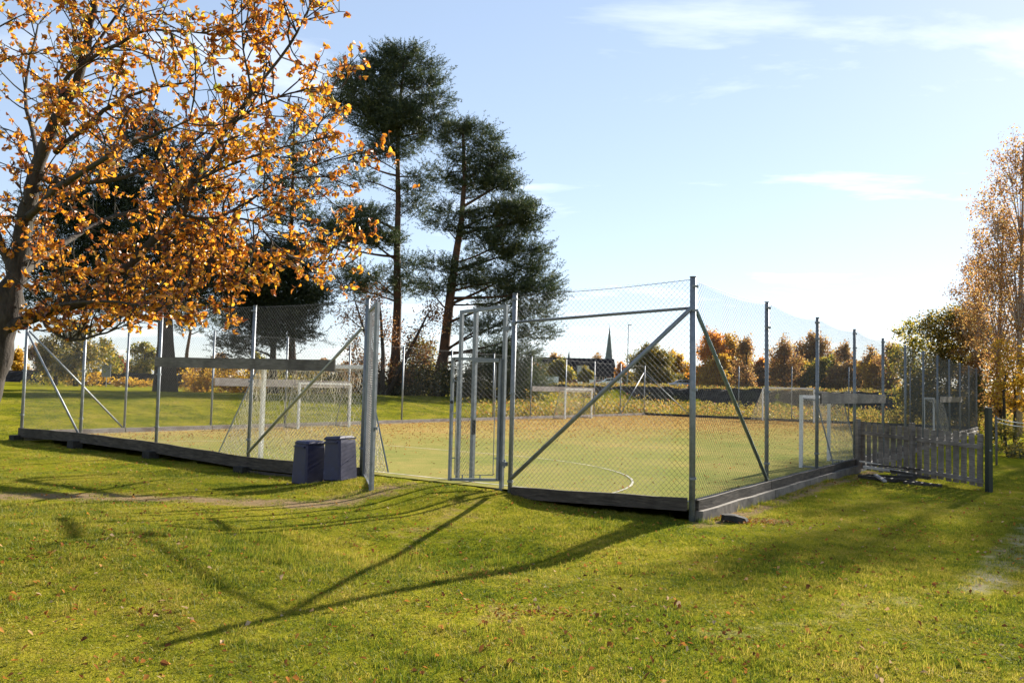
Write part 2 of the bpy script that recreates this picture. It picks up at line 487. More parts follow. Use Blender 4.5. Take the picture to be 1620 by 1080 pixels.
_pv = np.array([tuple(v_.co) for v_ in pitch.data.vertices])
_pa = (_pv[:, :2] - A0) @ uA; _pb = (_pv[:, :2] - A0) @ vB
_at = pitch.data.attributes.new('dust', 'FLOAT', 'POINT')
_at.data.foreach_set('value', sst(_pa * .9 + _pb * .45, 8, 27).astype(np.float32))
def line_strip(pts, w=.055, z=.005, name='line_marking'):
    pts = [np.array(W(a, b, z)) for a, b in pts]
    m_ = MB(); L = []; Rr = []
    for i, p in enumerate(pts):
        d = pts[min(i + 1, len(pts) - 1)] - pts[max(i - 1, 0)]
        d /= np.linalg.norm(d); nrm = np.array([-d[1], d[0], 0])
        L.append(p + nrm * w / 2); Rr.append(p - nrm * w / 2)
    n = len(pts)
    m_.add(L + Rr, [(i, n + i, n + i + 1, i + 1) for i in range(n - 1)])
    return m_.build(name, LINE, pitch)
e = .38
line_strip([(e, e), (LA - e, e)]); line_strip([(e, LB - e), (LA - e, LB - e)], z=.006)
line_strip([(e, e), (e, LB - e)], z=.007); line_strip([(LA - e, e), (LA - e, LB - e)], z=.008)
arc = [(7.35 - 5.65 * math.cos(t_), .4 + 5.2 * math.sin(t_)) for t_ in np.linspace(0, math.pi / 2, 16)]
arc += [(10.3 + 5.65 * math.sin(t_), .4 + 5.2 * math.cos(t_)) for t_ in np.linspace(0, math.pi / 2, 16)]
line_strip(arc, .042, .010)
arc = [(7.35 - 5.65 * math.cos(t_), LB - .4 - 5.2 * math.sin(t_)) for t_ in np.linspace(0, math.pi / 2, 16)]
arc += [(10.3 + 5.65 * math.sin(t_), LB - .4 - 5.2 * math.cos(t_)) for t_ in np.linspace(0, math.pi / 2, 16)]
line_strip(arc, .06, .011)

# ---- dark bank behind the far end, and its twin at the left
def bank_strip(name, line, z0, z1, depth, seed, **tags):
    r_ = np.random.default_rng(seed)
    pts = []
    for (p, q) in zip(line[:-1], line[1:]):
        n = max(2, int(np.linalg.norm(np.array(q) - np.array(p)) / .8))
        pts += [np.array(p) * (1 - i / n) + np.array(q) * i / n for i in range(n)]
    pts.append(np.array(line[-1], float))
    m_ = MB(); R_ = 7; vs = []; fs = []
    for i, p in enumerate(pts):
        d = pts[min(i + 1, len(pts) - 1)] - pts[max(i - 1, 0)]
        d = d / np.linalg.norm(d); nrm = np.array([-d[1], d[0]])
        if nrm[1] < 0: nrm = -nrm
        for j in range(R_):
            s = j / (R_ - 1)
            q = p + nrm * (depth * s + r_.uniform(-.12, .12))
            zz = z0 + (z1 - z0) * s ** .8 + r_.uniform(-.10, .10) * (1 if 0 < j else 0)
            vs.append((q[0], q[1], zz))
        q = p + nrm * (depth + 1.2)
        vs.append((q[0], q[1], z1 - .35))
    R2 = R_ + 1
    for i in range(len(pts) - 1):
        for j in range(R2 - 1):
            k = i * R2 + j
            fs.append((k, k + R2, k + R2 + 1, k + 1))
    m_.add(vs, fs)
    return m_.build(name, BANK, None, **tags)
bank_strip('embankment', [W(42, 56.6)[:2], W(-14, 56.6)[:2]], -.2, 2.02, 3.2, 3, kind='structure')
bank_strip('embankment', [at(-120, 600, 88)[:2], at(120, 600, 84)[:2], at(330, 600, 80)[:2]], .9, 2.15, 1.4, 4, kind='structure')
# ---- road beyond the bank
mb = MB()
rp = [np.array([x, 149 + x * .05]) for x in np.linspace(-60, 160, 45)]
vs = []
for p in rp:
    for o_ in (-3.2, 3.2):
        vs.append((p[0], p[1] + o_, float(H(p[0], p[1])) + .06))
mb.add(vs, [(2 * i, 2 * i + 1, 2 * i + 3, 2 * i + 2) for i in range(len(rp) - 1)])
mb.build('road', ASPHALT, kind='structure')
def gz(x, y): return float(H(x, y))

# ================================================================== FENCE ROUND THE PITCH
HF = 3.385      # post tops above the turf
BT = .138       # top edge of the boards
def link_mesh(name, P0, P1, parent, mesh=.085, r=.0015, frame=None, sag=.0):
    """chain-link wires between two uprights; P = (xy of the foot, z low, z high)"""
    p0 = np.array(P0[0][:2]); p1 = np.array(P1[0][:2]); L = np.linalg.norm(p1 - p0)
    d = (p1 - p0) / L; nrm = np.array([-d[1], d[0]])
    zl0, zh0, zl1, zh1 = P0[1], P0[2], P1[1], P1[2]
    hm = (zh0 - zl0 + zh1 - zl1) / 2
    V = []; Fc = []; n = 0
    for sgn in (1, -1):
        off = .0022 * sgn
        for c in np.arange(-hm, L + hm, mesh):
            # line s = c + sgn*z  (z from 0 to hm), clipped to 0..L
            if sgn > 0: s0, s1 = c, c + hm
            else: s0, s1 = c + hm, c
            z0, z1 = 0., hm
            ds = s1 - s0
            t0, t1 = 0., 1.
            for lim, side in ((0., 0), (L, 1)):
                tt = (lim - s0) / ds
                inside0 = s0 >= 0 if side == 0 else s0 <= L
                inside1 = s1 >= 0 if side == 0 else s1 <= L
                if not inside0 and not inside1: t0 = 2; break
                if not inside0: t0 = max(t0, tt)
                if not inside1: t1 = min(t1, tt)
            if t1 - t0 < .01: continue
            ends = []
            for tt in (t0, t1):
                s = s0 + ds * tt; z = z0 + (z1 - z0) * tt; k = s / L
                zz = (zl0 * (1 - k) + zl1 * k) + z / hm * ((zh0 - zl0) * (1 - k) + (zh1 - zl1) * k) - sag * math.sin(math.pi * k) * z / hm
                q = p0 + d * s + nrm * off
                ends.append(np.array([q[0], q[1], zz]))
            ax = ends[1] - ends[0]; ax /= np.linalg.norm(ax)
            sd = np.cross(ax, [nrm[0], nrm[1], 0]); nn = np.array([nrm[0], nrm[1], 0])
            for e_ in ends:
                for a_ in (0, 2.094, 4.189):
                    V.append(e_ + (sd * math.cos(a_) + nn * math.sin(a_)) * r)
            for k in range(3):
                k2 = (k + 1) % 3
                Fc.append((n + k, n + k2, n + 3 + k2, n + 3 + k))
            n += 6
    return np_mesh(name, np.array(V), np.array(Fc), WIRE, parent, kind='stuff')

def post(parent, a, b, dz=0., r=.040, mat=None, lean=(0, 0), top=HF, low=-.35):
    m_ = MB()
    p = W(a, b)
    if lean == (0, 0): lean = (random.gauss(0, .012), random.gauss(0, .012))
    q = p + np.array([lean[0], lean[1], 0])
    m_.tube([(p[0], p[1], low), (q[0], q[1], top + dz)], r, 10)
    m_.tube([(q[0], q[1], top + dz), (q[0], q[1], top + dz + .012)], r + .006, 10)
    return m_.build('post', mat or GALV, parent, True)

def board(parent, name, p, q, z0, z1, thick, mat, off=0.):
    """an upright board between two feet (each x, y, dz)"""
    p = np.array(p, float); q = np.array(q, float)
    d = q[:2] - p[:2]; d /= np.linalg.norm(d); nrm = np.array([-d[1], d[0]])
    m_ = MB(); vs = []
    n = 6
    for i in range(n + 1):
        s = i / n; c = p * (1 - s) + q * s
        wob = (.006 * math.sin(i * 2.1 + p[0] * 3)) if 0 < i < n else 0
        for o_ in (off - thick / 2, off + thick / 2):
            for z in (z0, z1):
                vs.append((c[0] + nrm[0] * (o_ + wob), c[1] + nrm[1] * (o_ + wob), z + c[2] + (wob if z == z1 else 0)))
    fs = []
    for i in range(n):
        k = i * 4
        fs += [(k, k + 4, k + 5, k + 1), (k + 2, k + 3, k + 7, k + 6), (k + 1, k + 5, k + 7, k + 3), (k, k + 2, k + 6, k + 4)]
    fs += [(0, 1, 3, 2), (4 * n, 4 * n + 2, 4 * n + 3, 4 * n + 1)]
    m_.add(vs, fs)
    return m_.build(name, mat, parent)

def brace(parent, p, q, r=.028, mat=None):
    m_ = MB(); m_.tube([p, q], r, 8)
    return m_.build('brace', mat or GALV, parent, True)
def topwire(parent, feet):
    m_ = MB(); pts = []
    for (p, q) in zip(feet[:-1], feet[1:]):
        for i in range(6):
            s = i / 6
            c = p * (1 - s) + q * s
            pts.append(c - np.array([0, 0, .035 * math.sin(math.pi * s)]))
    pts.append(feet[-1])
    m_.tube(pts, .004, 4)
    return m_.build('tension_wire', WIRE, parent)

NEAR = [(20.05, .085), (16.91, .11), (13.5, .06), (10.09, -.05), (6.71, -.03), (3.24, -.085), (0., .03)]
RIGHT = [0., 3.5, 6.96, 10.62, 14.29, 17.96, 21.7, 25.4, 29.2, 33.0, 36.9, 40.7]
LEFT = [0., 3.06, 6.21, 9.43, 12.7, 15.97, 19.4, 22.9, 26.4, 30.1, 33.6, 37.1, 40.7]
FARA = [0., 3.35, 6.7, 10.05, 13.4, 16.7, 20.05]

# --- near fence, left of the gate
fn = thing('chain_link_fence', 'tall chain-link fence left of the gate with a grey plank across it', 'fence', W(13.5, 0, -.15))
for i, (a, dz) in enumerate(NEAR[:5]):
    post(fn, a, 0, dz, .042 if i in (0, 4) else .038)
for (a, dz), (a2, dz2) in zip(NEAR[:4], NEAR[1:5]):
    link_mesh('chain_link', (W(a, -.045), BT + dz, HF + dz - .03), (W(a2, -.045), BT + dz2, HF + dz2 - .03), fn)
    p, q = W(a, -.07), W(a2, -.07)
    board(fn, 'kickboard', (p[0], p[1], dz), (q[0], q[1], dz2), BT - .25, BT, .045, WOOD_DARK)
    if a == 10.09:
        board(fn, 'kickboard', (*W(a, -.10)[:2], dz), (*W(a2, -.10)[:2], dz2), BT - .43, BT - .275, .05, WOOD_DARK)
for a, dz in NEAR[:4]:
    g_ = W(a, -.13)
    m_ = MB(); m_.box((g_[0], g_[1], -.22 + dz), (.30, .26, .30), (uA[0], uA[1], 0))
    m_.build('foundation_block', BLOCKMAT, fn)
brace(fn, W(20.05, -.02, 2.98), W(16.98, -.02, .22))
brace(fn, W(6.75, -.08, 2.78), W(10.02, -.08, .16), .032, BRACE_TAN)
board(fn, 'plank', (*W(13.56, -.085)[:2], .03), (*W(7.45, -.085)[:2], -.02), 1.96, 2.19, .035, WOOD_GREY)
topwire(fn, [W(a, -.02, HF + dz - .02) for a, dz in NEAR[:5]])

# --- panel right of the gate
fr = thing('chain_link_fence', 'single chain-link fence panel right of the gate with top rail and diagonal brace', 'fence', W(1.6, 0, -.15))
post(fr, 3.24, 0, -.085, .040)
link_mesh('chain_link', (W(3.2, -.05), BT - .085, HF - .10), (W(.04, -.05), BT + .03, HF), fr, .085, .0021)
board(fr, 'kickboard', (*W(3.17, -.06)[:2], -.085), (*W(.06, -.06)[:2], .03), BT - .19, BT, .05, WOOD_DARK)
m_ = MB(); m_.tube([W(3.2, -.01, 2.82), W(.05, -.01, 2.96)], .024, 8)
m_.build('top_rail', GALV, fr, True)
brace(fr, W(3.17, -.06, .20), W(.03, -.06, 2.95), .036)
topwire(fr, [W(3.24, -.02, HF - .1), W(.0, -.02, HF)])

# --- right long side
fs_ = thing('chain_link_fence', 'long chain-link fence running away down the right side of the pitch', 'fence', W(0, 20, -.15))
for i, b in enumerate(RIGHT):
    post(fs_, 0, b, .03 if i == 0 else 0., .047 if i == 0 else .038, lean=(-.03, 0) if i == 0 else (0, 0))
for i, (b, b2) in enumerate(zip(RIGHT[:-1], RIGHT[1:])):
    link_mesh('chain_link', (W(-.045, b), BT, HF - .05), (W(-.045, b2), BT, HF - .05), fs_, .085, .0019, sag=.08)
    board(fs_, 'kickboard', (*W(-.03, b + .05)[:2], 0), (*W(-.03, b2 + .02)[:2], 0), BT - .15, BT, .10, WOOD_DARK)
    board(fs_, 'concrete_kerb', (*W(-.09, b + .04)[:2], 0), (*W(-.09, b2 + .01)[:2], 0), BT - .42, BT - .155, .12, CONCRETE)
brace(fs_, W(-.02, .03, 2.90), W(-.02, 3.46, .16), .032, GREENSTEEL)
board(fs_, 'plank', (*W(-.07, 7.0)[:2], 0), (*W(-.07, 14.2)[:2], 0), 1.52, 1.76, .035, WOOD_GREY)
board(fs_, 'plank', (*W(-.07, 25.5)[:2], 0), (*W(-.07, 33)[:2], 0), 1.52, 1.76, .035, WOOD_GREY)
topwire(fs_, [W(0, b, HF - .03) for b in RIGHT])

# --- left long side
fl = thing('chain_link_fence', 'long chain-link fence along the back left side below the lawn and pines', 'fence', W(20.05, 20, -.15))
for i, b in enumerate(LEFT):
    if i: post(fl, 20.05, b, 0., .036)
for i, (b, b2) in enumerate(zip(LEFT[:-1], LEFT[1:])):
    link_mesh('chain_link', (W(20.07, b), BT, HF - .05), (W(20.07, b2), BT, HF - .05), fl, .085, .0014)
    board(fl, 'kickboard', (*W(20.0, b + .02)[:2], 0), (*W(20.0, b2 - .01)[:2], 0), BT - .28, BT, .05, WOOD_PALE)
brace(fl, W(20.05, .04, 2.98), W(20.05, 3.0, .16), .028)
brace(fl, W(20.05, 40.6, 2.9), W(20.05, 37.2, .16), .028)
for b, b2 in ((6.25, 12.7), (26.45, 33.5)):
    board(fl, 'plank', (*W(20.0, b)[:2], 0), (*W(20.0, b2)[:2], 0), 1.50, 1.78, .035, WOOD_PALE)
topwire(fl, [W(20.05, b, HF - .03) for b in LEFT])

# --- far short side
ff = thing('chain_link_fence', 'chain-link fence across the far end of the pitch before the dark bank', 'fence', W(10, 40.7, -.15))
for a in FARA[1:-1]: post(ff, a, 40.7, 0., .036)
for a, a2 in zip(FARA[:-1], FARA[1:]):
    link_mesh('chain_link', (W(a, 40.75), BT, HF - .05), (W(a2, 40.75), BT, HF - .05), ff, .085, .0014)
    board(ff, 'kickboard', (*W(a + .02, 40.66)[:2], 0), (*W(a2 - .01, 40.66)[:2], 0), BT - .25, BT + .02, .05, WOOD_DARK)
brace(ff, W(20.0, 40.68, 2.9), W(16.75, 40.68, .16), .028)
topwire(ff, [W(a, 40.7, HF - .03) for a in FARA])

def clamps(parent, a, b, dz, zs, r=.05):
    for z_ in zs:
        p = W(a, b); m_ = MB(); m_.tube([(p[0], p[1], z_ + dz - .018), (p[0], p[1], z_ + dz + .018)], r, 10)
        m_.box((p[0] + vB[0] * -.055, p[1] + vB[1] * -.055, z_ + dz), (.03, .03, .03), (uA[0], uA[1], 0)); m_.build('clamp', GALV, parent)
for a, dz in NEAR[:5]: clamps(fn, a, 0, dz, (.5, 1.75, 3.28))
clamps(fr, 3.24, 0, -.085, (.22, 1.7, 2.88, 3.3))
for b in RIGHT[:5]: clamps(fs_, 0, b, 0, (.45, 1.75, 2.92, 3.28), .055)
# ================================================================== GATE
def bar_obj(name, segs, w, mat, parent):
    m_ = MB()
    for p, q in segs: m_.bar(p, q, w)
    return m_.build(name, mat, parent)
# right leaf, swung inwards
hx = W(3.42, 0.02); far_end = at(736, 768, 15.25)
gd = np.array([far_end[0] - hx[0], far_end[1] - hx[1]]); gd /= np.linalg.norm(gd)
GL = 1.56
def gp(s, z): return np.array([hx[0] + gd[0] * s, hx[1] + gd[1] * s, z])
gr = thing('gate_leaf', 'open right gate leaf of grey steel frame with a doorway cut in it', 'gate', gp(.8, -.1))
ZB, ZT = -.07, 3.13
bar_obj('stile', [(gp(.02, ZB), gp(.02, ZT))], .06, GALV, gr)
bar_obj('stile', [(gp(GL, ZB), gp(GL, ZT))], .06, GALV, gr)
bar_obj('stile', [(gp(1.03, ZB + .03), gp(1.03, ZT - .03))], .07, GALV, gr)
bar_obj('rail', [(gp(.05, ZT - .03), gp(GL - .03, ZT - .03))], .06, GALV, gr)
bar_obj('rail', [(gp(.05, ZB + .03), gp(GL - .03, ZB + .03))], .06, GALV, gr)
bar_obj('rail', [(gp(.05, 2.17), gp(1.0, 2.17))], .05, GALV, gr)
link_mesh('chain_link', (gp(1.07, 0), .03, ZT - .08), (gp(GL - .04, 0), .03, ZT - .08), gr, .085, .0015)
link_mesh('chain_link', (gp(.06, 0), 2.22, ZT - .08), (gp(.99, 0), 2.22, ZT - .08), gr, .085, .0015)
m_ = MB(); m_.box(gp(1.03, .98) + np.array([.01, -.045, 0]), (.05, .05, .26), (gd[0], gd[1], 0))
m_.build('lock_case', BLACKPLAST, gr)
for z in (.42, 2.72):
    m_ = MB(); m_.box(gp(-.05, z), (.16, .05, .07), (gd[0], gd[1], 0)); m_.tube([gp(-.06, z - .07), gp(-.06, z + .07)], .018, 8)
    m_.build('hinge', GALV, gr)
# the small door in it, standing open towards the camera
dh = gp(.09, 0) + np.array([-.03, -.08, 0]); de = at(713, 700, dh[1] - .10)
dd = np.array([de[0] - dh[0], de[1] - dh[1]]); DL = np.linalg.norm(dd); dd /= DL
def dp(s, z): return np.array([dh[0] + dd[0] * s, dh[1] + dd[1] * s, z])
gw = thing('gate_door', 'small steel door with loose mesh panel standing open in the gate leaf', 'gate', dp(.4, 0))
DB, DT = .12, 2.20
bar_obj('stile', [(dp(.0, DB), dp(.0, DT))], .045, GALV, gw)
bar_obj('stile', [(dp(DL, DB), dp(DL, DT))], .045, GALV, gw)
bar_obj('rail', [(dp(.03, DT - .02), dp(DL - .03, DT - .02))], .045, GALV, gw)
bar_obj('rail', [(dp(.03, DB + .02), dp(DL - .03, DB + .02))], .045, GALV, gw)
m_ = MB()
i0, i1, j0, j1 = .08, DL - .08, DB + .10, DT - .10
m_.tube([dp(i0, j0), dp(i1, j0), dp(i1, j1), dp(i0, j1), dp(i0, j0)], .008, 6)
m_.build('mesh_frame', GALV, gw)
for s, z in ((0., .50), (0., 1.55), (DL, .50), (DL, 1.80), (DL, 1.25)):
    m_ = MB(); s2 = i0 if s == 0 else i1
    m_.tube([dp(s, z), dp(s2, z)], .009, 6); m_.build('mesh_clip', GALV, gw)
for s in (.3, .6):
    m_ = MB(); m_.tube([dp(s, DB + .02), dp(s, j0)], .012, 6); m_.build('mesh_clip', GALV, gw)
link_mesh('chain_link', (dp(i0, 0), j0, j1), (dp(i1, 0), j0, j1), gw, .085, .0015)
m_ = MB(); m_.box(dp(DL, 1.38) + np.array([0, -.03, 0]), (.055, .05, .20), (dd[0], dd[1], 0)); m_.build('lock_case', GALV, gw)
m_ = MB(); m_.tube([dp(DL, 1.44) + np.array([0, -.06, 0]), dp(DL, 1.44) + np.array([0, -.02, 0])], .028, 12); m_.build('lock_cylinder', BLACKPLAST, gw)
# left leaf, swung out towards the camera and seen edge-on
h2 = W(6.60, -.03); e2 = at(587.5, 772, 14.15)
g2 = np.array([e2[0] - h2[0], e2[1] - h2[1]]); G2L = np.linalg.norm(g2); g2 /= G2L
def g2p(s, z): return np.array([h2[0] + g2[0] * s, h2[1] + g2[1] * s, z])
gl = thing('gate_leaf', 'open left gate leaf seen edge-on beside the dark blue bins', 'gate', g2p(.9, -.1))
bar_obj('stile', [(g2p(.04, -.06), g2p(.04, 3.16))], .06, GALV, gl)
bar_obj('stile', [(g2p(G2L, -.17), g2p(G2L, 3.12))], .06, GALV, gl)
bar_obj('rail', [(g2p(.07, 3.12), g2p(G2L - .03, 3.09))], .055, GALV, gl)
bar_obj('rail', [(g2p(.07, -.03), g2p(G2L - .03, -.04))], .055, GALV, gl)
link_mesh('chain_link', (g2p(.08, 0), .0, 3.08), (g2p(G2L - .04, 0), -.01, 3.05), gl, .085, .0021)
m_ = MB(); m_.box(g2p(G2L, .96) + np.array([.055, 0, 0]), (.05, .05, .05)); m_.build('latch_eye', GALV, gl)

# ================================================================== GOALS
def net_mesh(parent, sheets, step=.11, r=.0042, mat=None):
    """a net: each sheet is four corners p00,p10,p11,p01, drawn as a slack diamond grid"""
    V = []; Fc = []; n = 0; rr_ = np.random.default_rng(11)
    for (p00, p10, p11, p01, sag) in sheets:
        p00, p10, p11, p01 = map(lambda q: np.array(q, float), (p00, p10, p11, p01))
        nu = max(2, int(np.linalg.norm(p10 - p00) / step)); nv = max(2, int(np.linalg.norm(p01 - p00) / step))
        nu = max(nu, int(np.linalg.norm(p11 - p01) / step))
        grid = np.zeros((nv + 1, nu + 1, 3))
        for j in range(nv + 1):
            for i in range(nu + 1):
                s, t_ = i / nu, j / nv
                q = (p00 * (1 - s) + p10 * s) * (1 - t_) + (p01 * (1 - s) + p11 * s) * t_
                w_ = math.sin(math.pi * s) * math.sin(math.pi * t_)
                q = q + np.array(sag) * w_ + rr_.normal(0, .014, 3) * (1 if 0 < i < nu and 0 < j < nv else 0)
                grid[j, i] = q
        segs = []
        for j in range(nv):
            for i in range(nu):
                if (i + j) % 2 == 0:
                    segs.append((grid[j, i], grid[j + 1, i + 1])); segs.append((grid[j, i + 1], grid[j + 1, i]))
                else:
                    segs.append((grid[j, i], grid[j + 1, i + 1])); segs.append((grid[j, i + 1], grid[j + 1, i]))
        for p, q in segs:
            d = q - p; d = d / (np.linalg.norm(d) + 1e-9)
            x = np.cross(d, [.31, .22, .92]); x /= np.linalg.norm(x); y = np.cross(d, x)
            for e_ in (p, q):
                for a_ in (0, 2.094, 4.189): V.append(e_ + (x * math.cos(a_) + y * math.sin(a_)) * r)
            for k in range(3):
                k2 = (k + 1) % 3; Fc.append((n + k, n + k2, n + 3 + k2, n + 3 + k))
            n += 6
    return np_mesh('net', np.array(V), np.array(Fc), mat or NETMAT, parent, kind='stuff')
NETMAT = plain('cream_net_cord', (.62, .56, .44), .8, 0, .2)

def main_goal(label, a0, a1, b, back, group):
    """3 m goal across a short side; back = +1 / -1 direction of b in which the net hangs"""
    t_ = thing('goal', label, 'goal', W((a0 + a1) / 2, b), group)
    h = 2.05; w = .08
    for a in (a0, a1): bar_obj('goal_post', [(W(a, b, .0), W(a, b, h - w / 2))], w, WHITEPAINT, t_)
    bar_obj('crossbar', [(W(a0 - .04, b, h), W(a1 + .04, b, h))], w, WHITEPAINT, t_)
    db = .42 * back; dbt = .16 * back
    for a in (a0, a1):
        s = 1 if a == max(a0, a1) else -1
        bar_obj('stay', [(W(a, b, h - .05), W(a + .05 * s, b + dbt, h - .08)), (W(a + .05 * s, b + dbt, h - .08), W(a + .95 * s, b + db, .04))], .022, GALV, t_)
    lo, hi = min(a0, a1), max(a0, a1)
    net_mesh(t_, [
        (W(lo - .9, b + db, .03), W(hi + .9, b + db, .03), W(hi + .05, b + dbt, h - .08), W(lo - .05, b + dbt, h - .08), (vB[0] * .0, 0, -.15)),
        (W(lo - .05, b + dbt, h - .08), W(hi + .05, b + dbt, h - .08), W(hi, b, h - .03), W(lo, b, h - .03), (0, 0, -.05)),
        (W(hi + .9, b + db, .03), W(hi, b, .03), W(hi, b, h - .05), W(hi + .05, b + dbt, h - .08), (0, 0, 0)),
        (W(lo - .9, b + db, .03), W(lo, b, .03), W(lo, b, h - .05), W(lo - .05, b + dbt, h - .08), (0, 0, 0)),
    ])
    return t_
main_goal('white goal with a cream net behind the near fence by the bins', 10.45, 7.15, .62, -1, None)
main_goal('white full-size goal at the far end of the pitch before the bank', 11.6, 8.5, 39.9, 1, None)

def side_goal(label, a, back, b0, b1):
    t_ = thing('side_goal', label, 'goal', W(a, (b0 + b1) / 2), 'small goals along the long sides')
    h = 1.66; w = .075; aa = a + .75 * back
    for b in (b0, b1): bar_obj('goal_post', [(W(a, b, 0), W(a, b, h - w / 2))], w, WHITEPAINT, t_)
    bar_obj('crossbar', [(W(a, b0 - .037, h), W(a, b1 + .037, h))], w, WHITEPAINT, t_)
    for b in (b0, b1):
        bar_obj('ground_bar', [(W(a + .04 * back, b, .03), W(aa, b, .03))], .035, GALV, t_)
        bar_obj('stay', [(W(a + .04 * back, b, h - .04), W(a + .35 * back, b, h - .08)), (W(a + .35 * back, b, h - .08), W(aa, b, .04))], .025, GALV, t_)
    at_ = a + .35 * back
    net_mesh(t_, [(W(aa, b0, .03), W(aa, b1, .03), W(at_, b1, h - .1), W(at_, b0, h - .1), (uA[0] * .1 * back, 0, -.1)),
                  (W(at_, b0, h - .1), W(at_, b1, h - .1), W(a, b1, h - .04), W(a, b0, h - .04), (0, 0, -.1)),
                  (W(aa, b0, .03), W(a, b0, .03), W(a, b0, h - .05), W(at_, b0, h - .1), (0, 0, 0)),
                  (W(aa, b1, .03), W(a, b1, .03), W(a, b1, h - .05), W(at_, b1, h - .1), (0, 0, 0))], .13, .0026)
    return t_
side_goal('small white goal before the pale plank on the back left fence', 18.75, 1, 8.95, 11.5)
side_goal('small white goal far off on the left side, below the church', 18.75, 1, 27.9, 30.9)
side_goal('small white goal just inside the right fence near the picket fence', .72, -1, 8.4, 11.0)
side_goal('small white goal seen above the picket fence tops', .85, -1, 28.0, 30.9)

# ================================================================== BINS
BINMAT = NT('dark_blue_plastic')
_n = BINMAT.noise(7., 6, .7, BINMAT.obj())
_c = BINMAT.ramp(_n, [(.3, (.010, .010, .040)), (.62, (.020, .021, .070)), (.76, (.09, .10, .18))])
BINMAT.done(BINMAT.bsdf(_c, BINMAT.ramp(_n, [(.3, .38), (.7, .6)]), 0, .5, BINMAT.bump(_n, .12, .01)))
BINMAT = MATS['dark_blue_plastic']
def loft(m_, rings):
    n = len(rings[0]); base = []
    for r_ in rings: base += list(r_)
    fs = []
    for i in range(len(rings) - 1):
        for k in range(n):
            k2 = (k + 1) % n
            fs.append((i * n + k, i * n + k2, (i + 1) * n + k2, (i + 1) * n + k))
    fs.append(tuple(range(n - 1, -1, -1))); o = (len(rings) - 1) * n; fs.append(tuple(range(o, o + n)))
    m_.add(base, fs)
def rrect(w, d, c, z, ox=0., oy=0.):
    x, y = w / 2, d / 2
    return [np.array([px + ox, py + oy, z]) for px, py in ((-x + c, -y), (x - c, -y), (x, -y + c), (x, y - c), (x - c, y), (-x + c, y), (-x, y - c), (-x, -y + c))]
def bin_(label, pos, rot, tilt, lid_tilt):
    t_ = thing('rubbish_bin', label, 'bin', pos, 'dark blue bins beside the gate')
    hgt = .80
    m_ = MB()
    loft(m_, [rrect(.41, .45, .03, .0), rrect(.445, .485, .035, .02), rrect(.40, .44, .03, .68), rrect(.385, .425, .03, hgt - .06)])
    o1 = m_.build('body', BINMAT, t_)
    m_ = MB()
    loft(m_, [rrect(.40, .44, .03, hgt - .055), rrect(.405, .445, .03, hgt - .03), rrect(.38, .42, .06, hgt + .005)])
    o2 = m_.build('lid', BINMAT, t_)
    m_ = MB(); m_.box((0, -.235, hgt - .10), (.30, .05, .03)); o3 = m_.build('grip', BINMAT, t_)
    m_ = MB(); m_.tube([(-.16, .235, hgt - .04), (.16, .235, hgt - .04)], .014, 8); o4 = m_.build('hinge', BLACKPLAST, t_)
    m_ = MB()
    m_.add([(.2185, -.20, .26), (.213, .16, .44), (.2125, .16, .452), (.218, -.20, .272), (.2235, -.20, .26), (.218, .16, .44), (.2175, .16, .452), (.223, -.20, .272)],
           [(0, 1, 2, 3), (7, 6, 5, 4), (0, 4, 5, 1), (1, 5, 6, 2), (2, 6, 7, 3), (3, 7, 4, 0)])
    o5 = m_.build('seam', BINMAT, t_)
    for o in (o1, o2, o3, o4, o5): o.matrix_parent_inverse = Matrix()
    o2.rotation_euler = lid_tilt
    t_.rotation_euler = (tilt[0], tilt[1], rot)
    return t_
b1 = at(488, 757, 15.75); b2 = at(538, 760, 15.35)
bin_('left of two dark blue plastic bins beside the gate, standing upright', (b1[0], b1[1], gz(b1[0], b1[1]) - .005), math.radians(-38), (0, 0), (0, .015, 0))
bin_('right of two dark blue plastic bins, leaning beside the open gate leaf', (b2[0], b2[1], gz(b2[0], b2[1]) - .01), math.radians(-33), (-.015, -.05), (.02, -.02, 0))

# ================================================================== PICKET FENCE, TIMBER PILE
pk0 = np.array([8.78, 20.85]); pk1 = np.array([9.78, 17.15])
pd = pk1 - pk0; PL = np.linalg.norm(pd); pd /= PL; pn = np.array([-pd[1], pd[0]])
if pn @ pk0 > 0: pn = -pn
pf = thing('picket_fence', 'grey weathered picket fence between chain-link fence and dark green post', 'fence', (*(pk0 + pk1) / 2, -.2))
npk = 18
for i in range(npk):
    s = .12 + i * (PL - .22) / (npk - 1)
    c = pk0 + pd * s; zb = gz(*c) + .10 + rng.uniform(-.02, .02); zt = 1.06 - .02 * s + rng.uniform(-.022, .022)
    m_ = MB(); wd = rng.uniform(.132, .158)
    tl = rng.normal(0, .012)
    ax = np.array([pd[0], pd[1], tl]); az = np.array([-pd[0] * tl, -pd[1] * tl, 1.])
    m_.box((c[0], c[1], (zb + zt) / 2), (wd, .022, zt - zb), ax, None, az)
    m_.build('picket', WOOD_PICKET, pf)
for z0, z1 in ((.80, .72), (.06, .02)):
    m_ = MB(); p = pk0 + pn * .036; q = pk1 + pn * .036
    if z0 < .5: p = pk0 + pd * PL * .5 + pn * .036
    L_ = np.array([q[0] - p[0], q[1] - p[1], z1 - z0])
    m_.box(((p[0] + q[0]) / 2, (p[1] + q[1]) / 2, (z0 + z1) / 2), (np.linalg.norm(L_), .045, .085), L_, None, (0, 0, 1))
    m_.build('rail', WOOD_PICKET, pf)
for s in (.06, PL * .5):
    c = pk0 + pd * s + pn * .10
    m_ = MB(); m_.box((c[0], c[1], .42), (.10, .085, 1.42), (pd[0], pd[1], 0)); m_.build('fence_post', WOOD_PICKET, pf)
gpz = pk1 + pd * .12
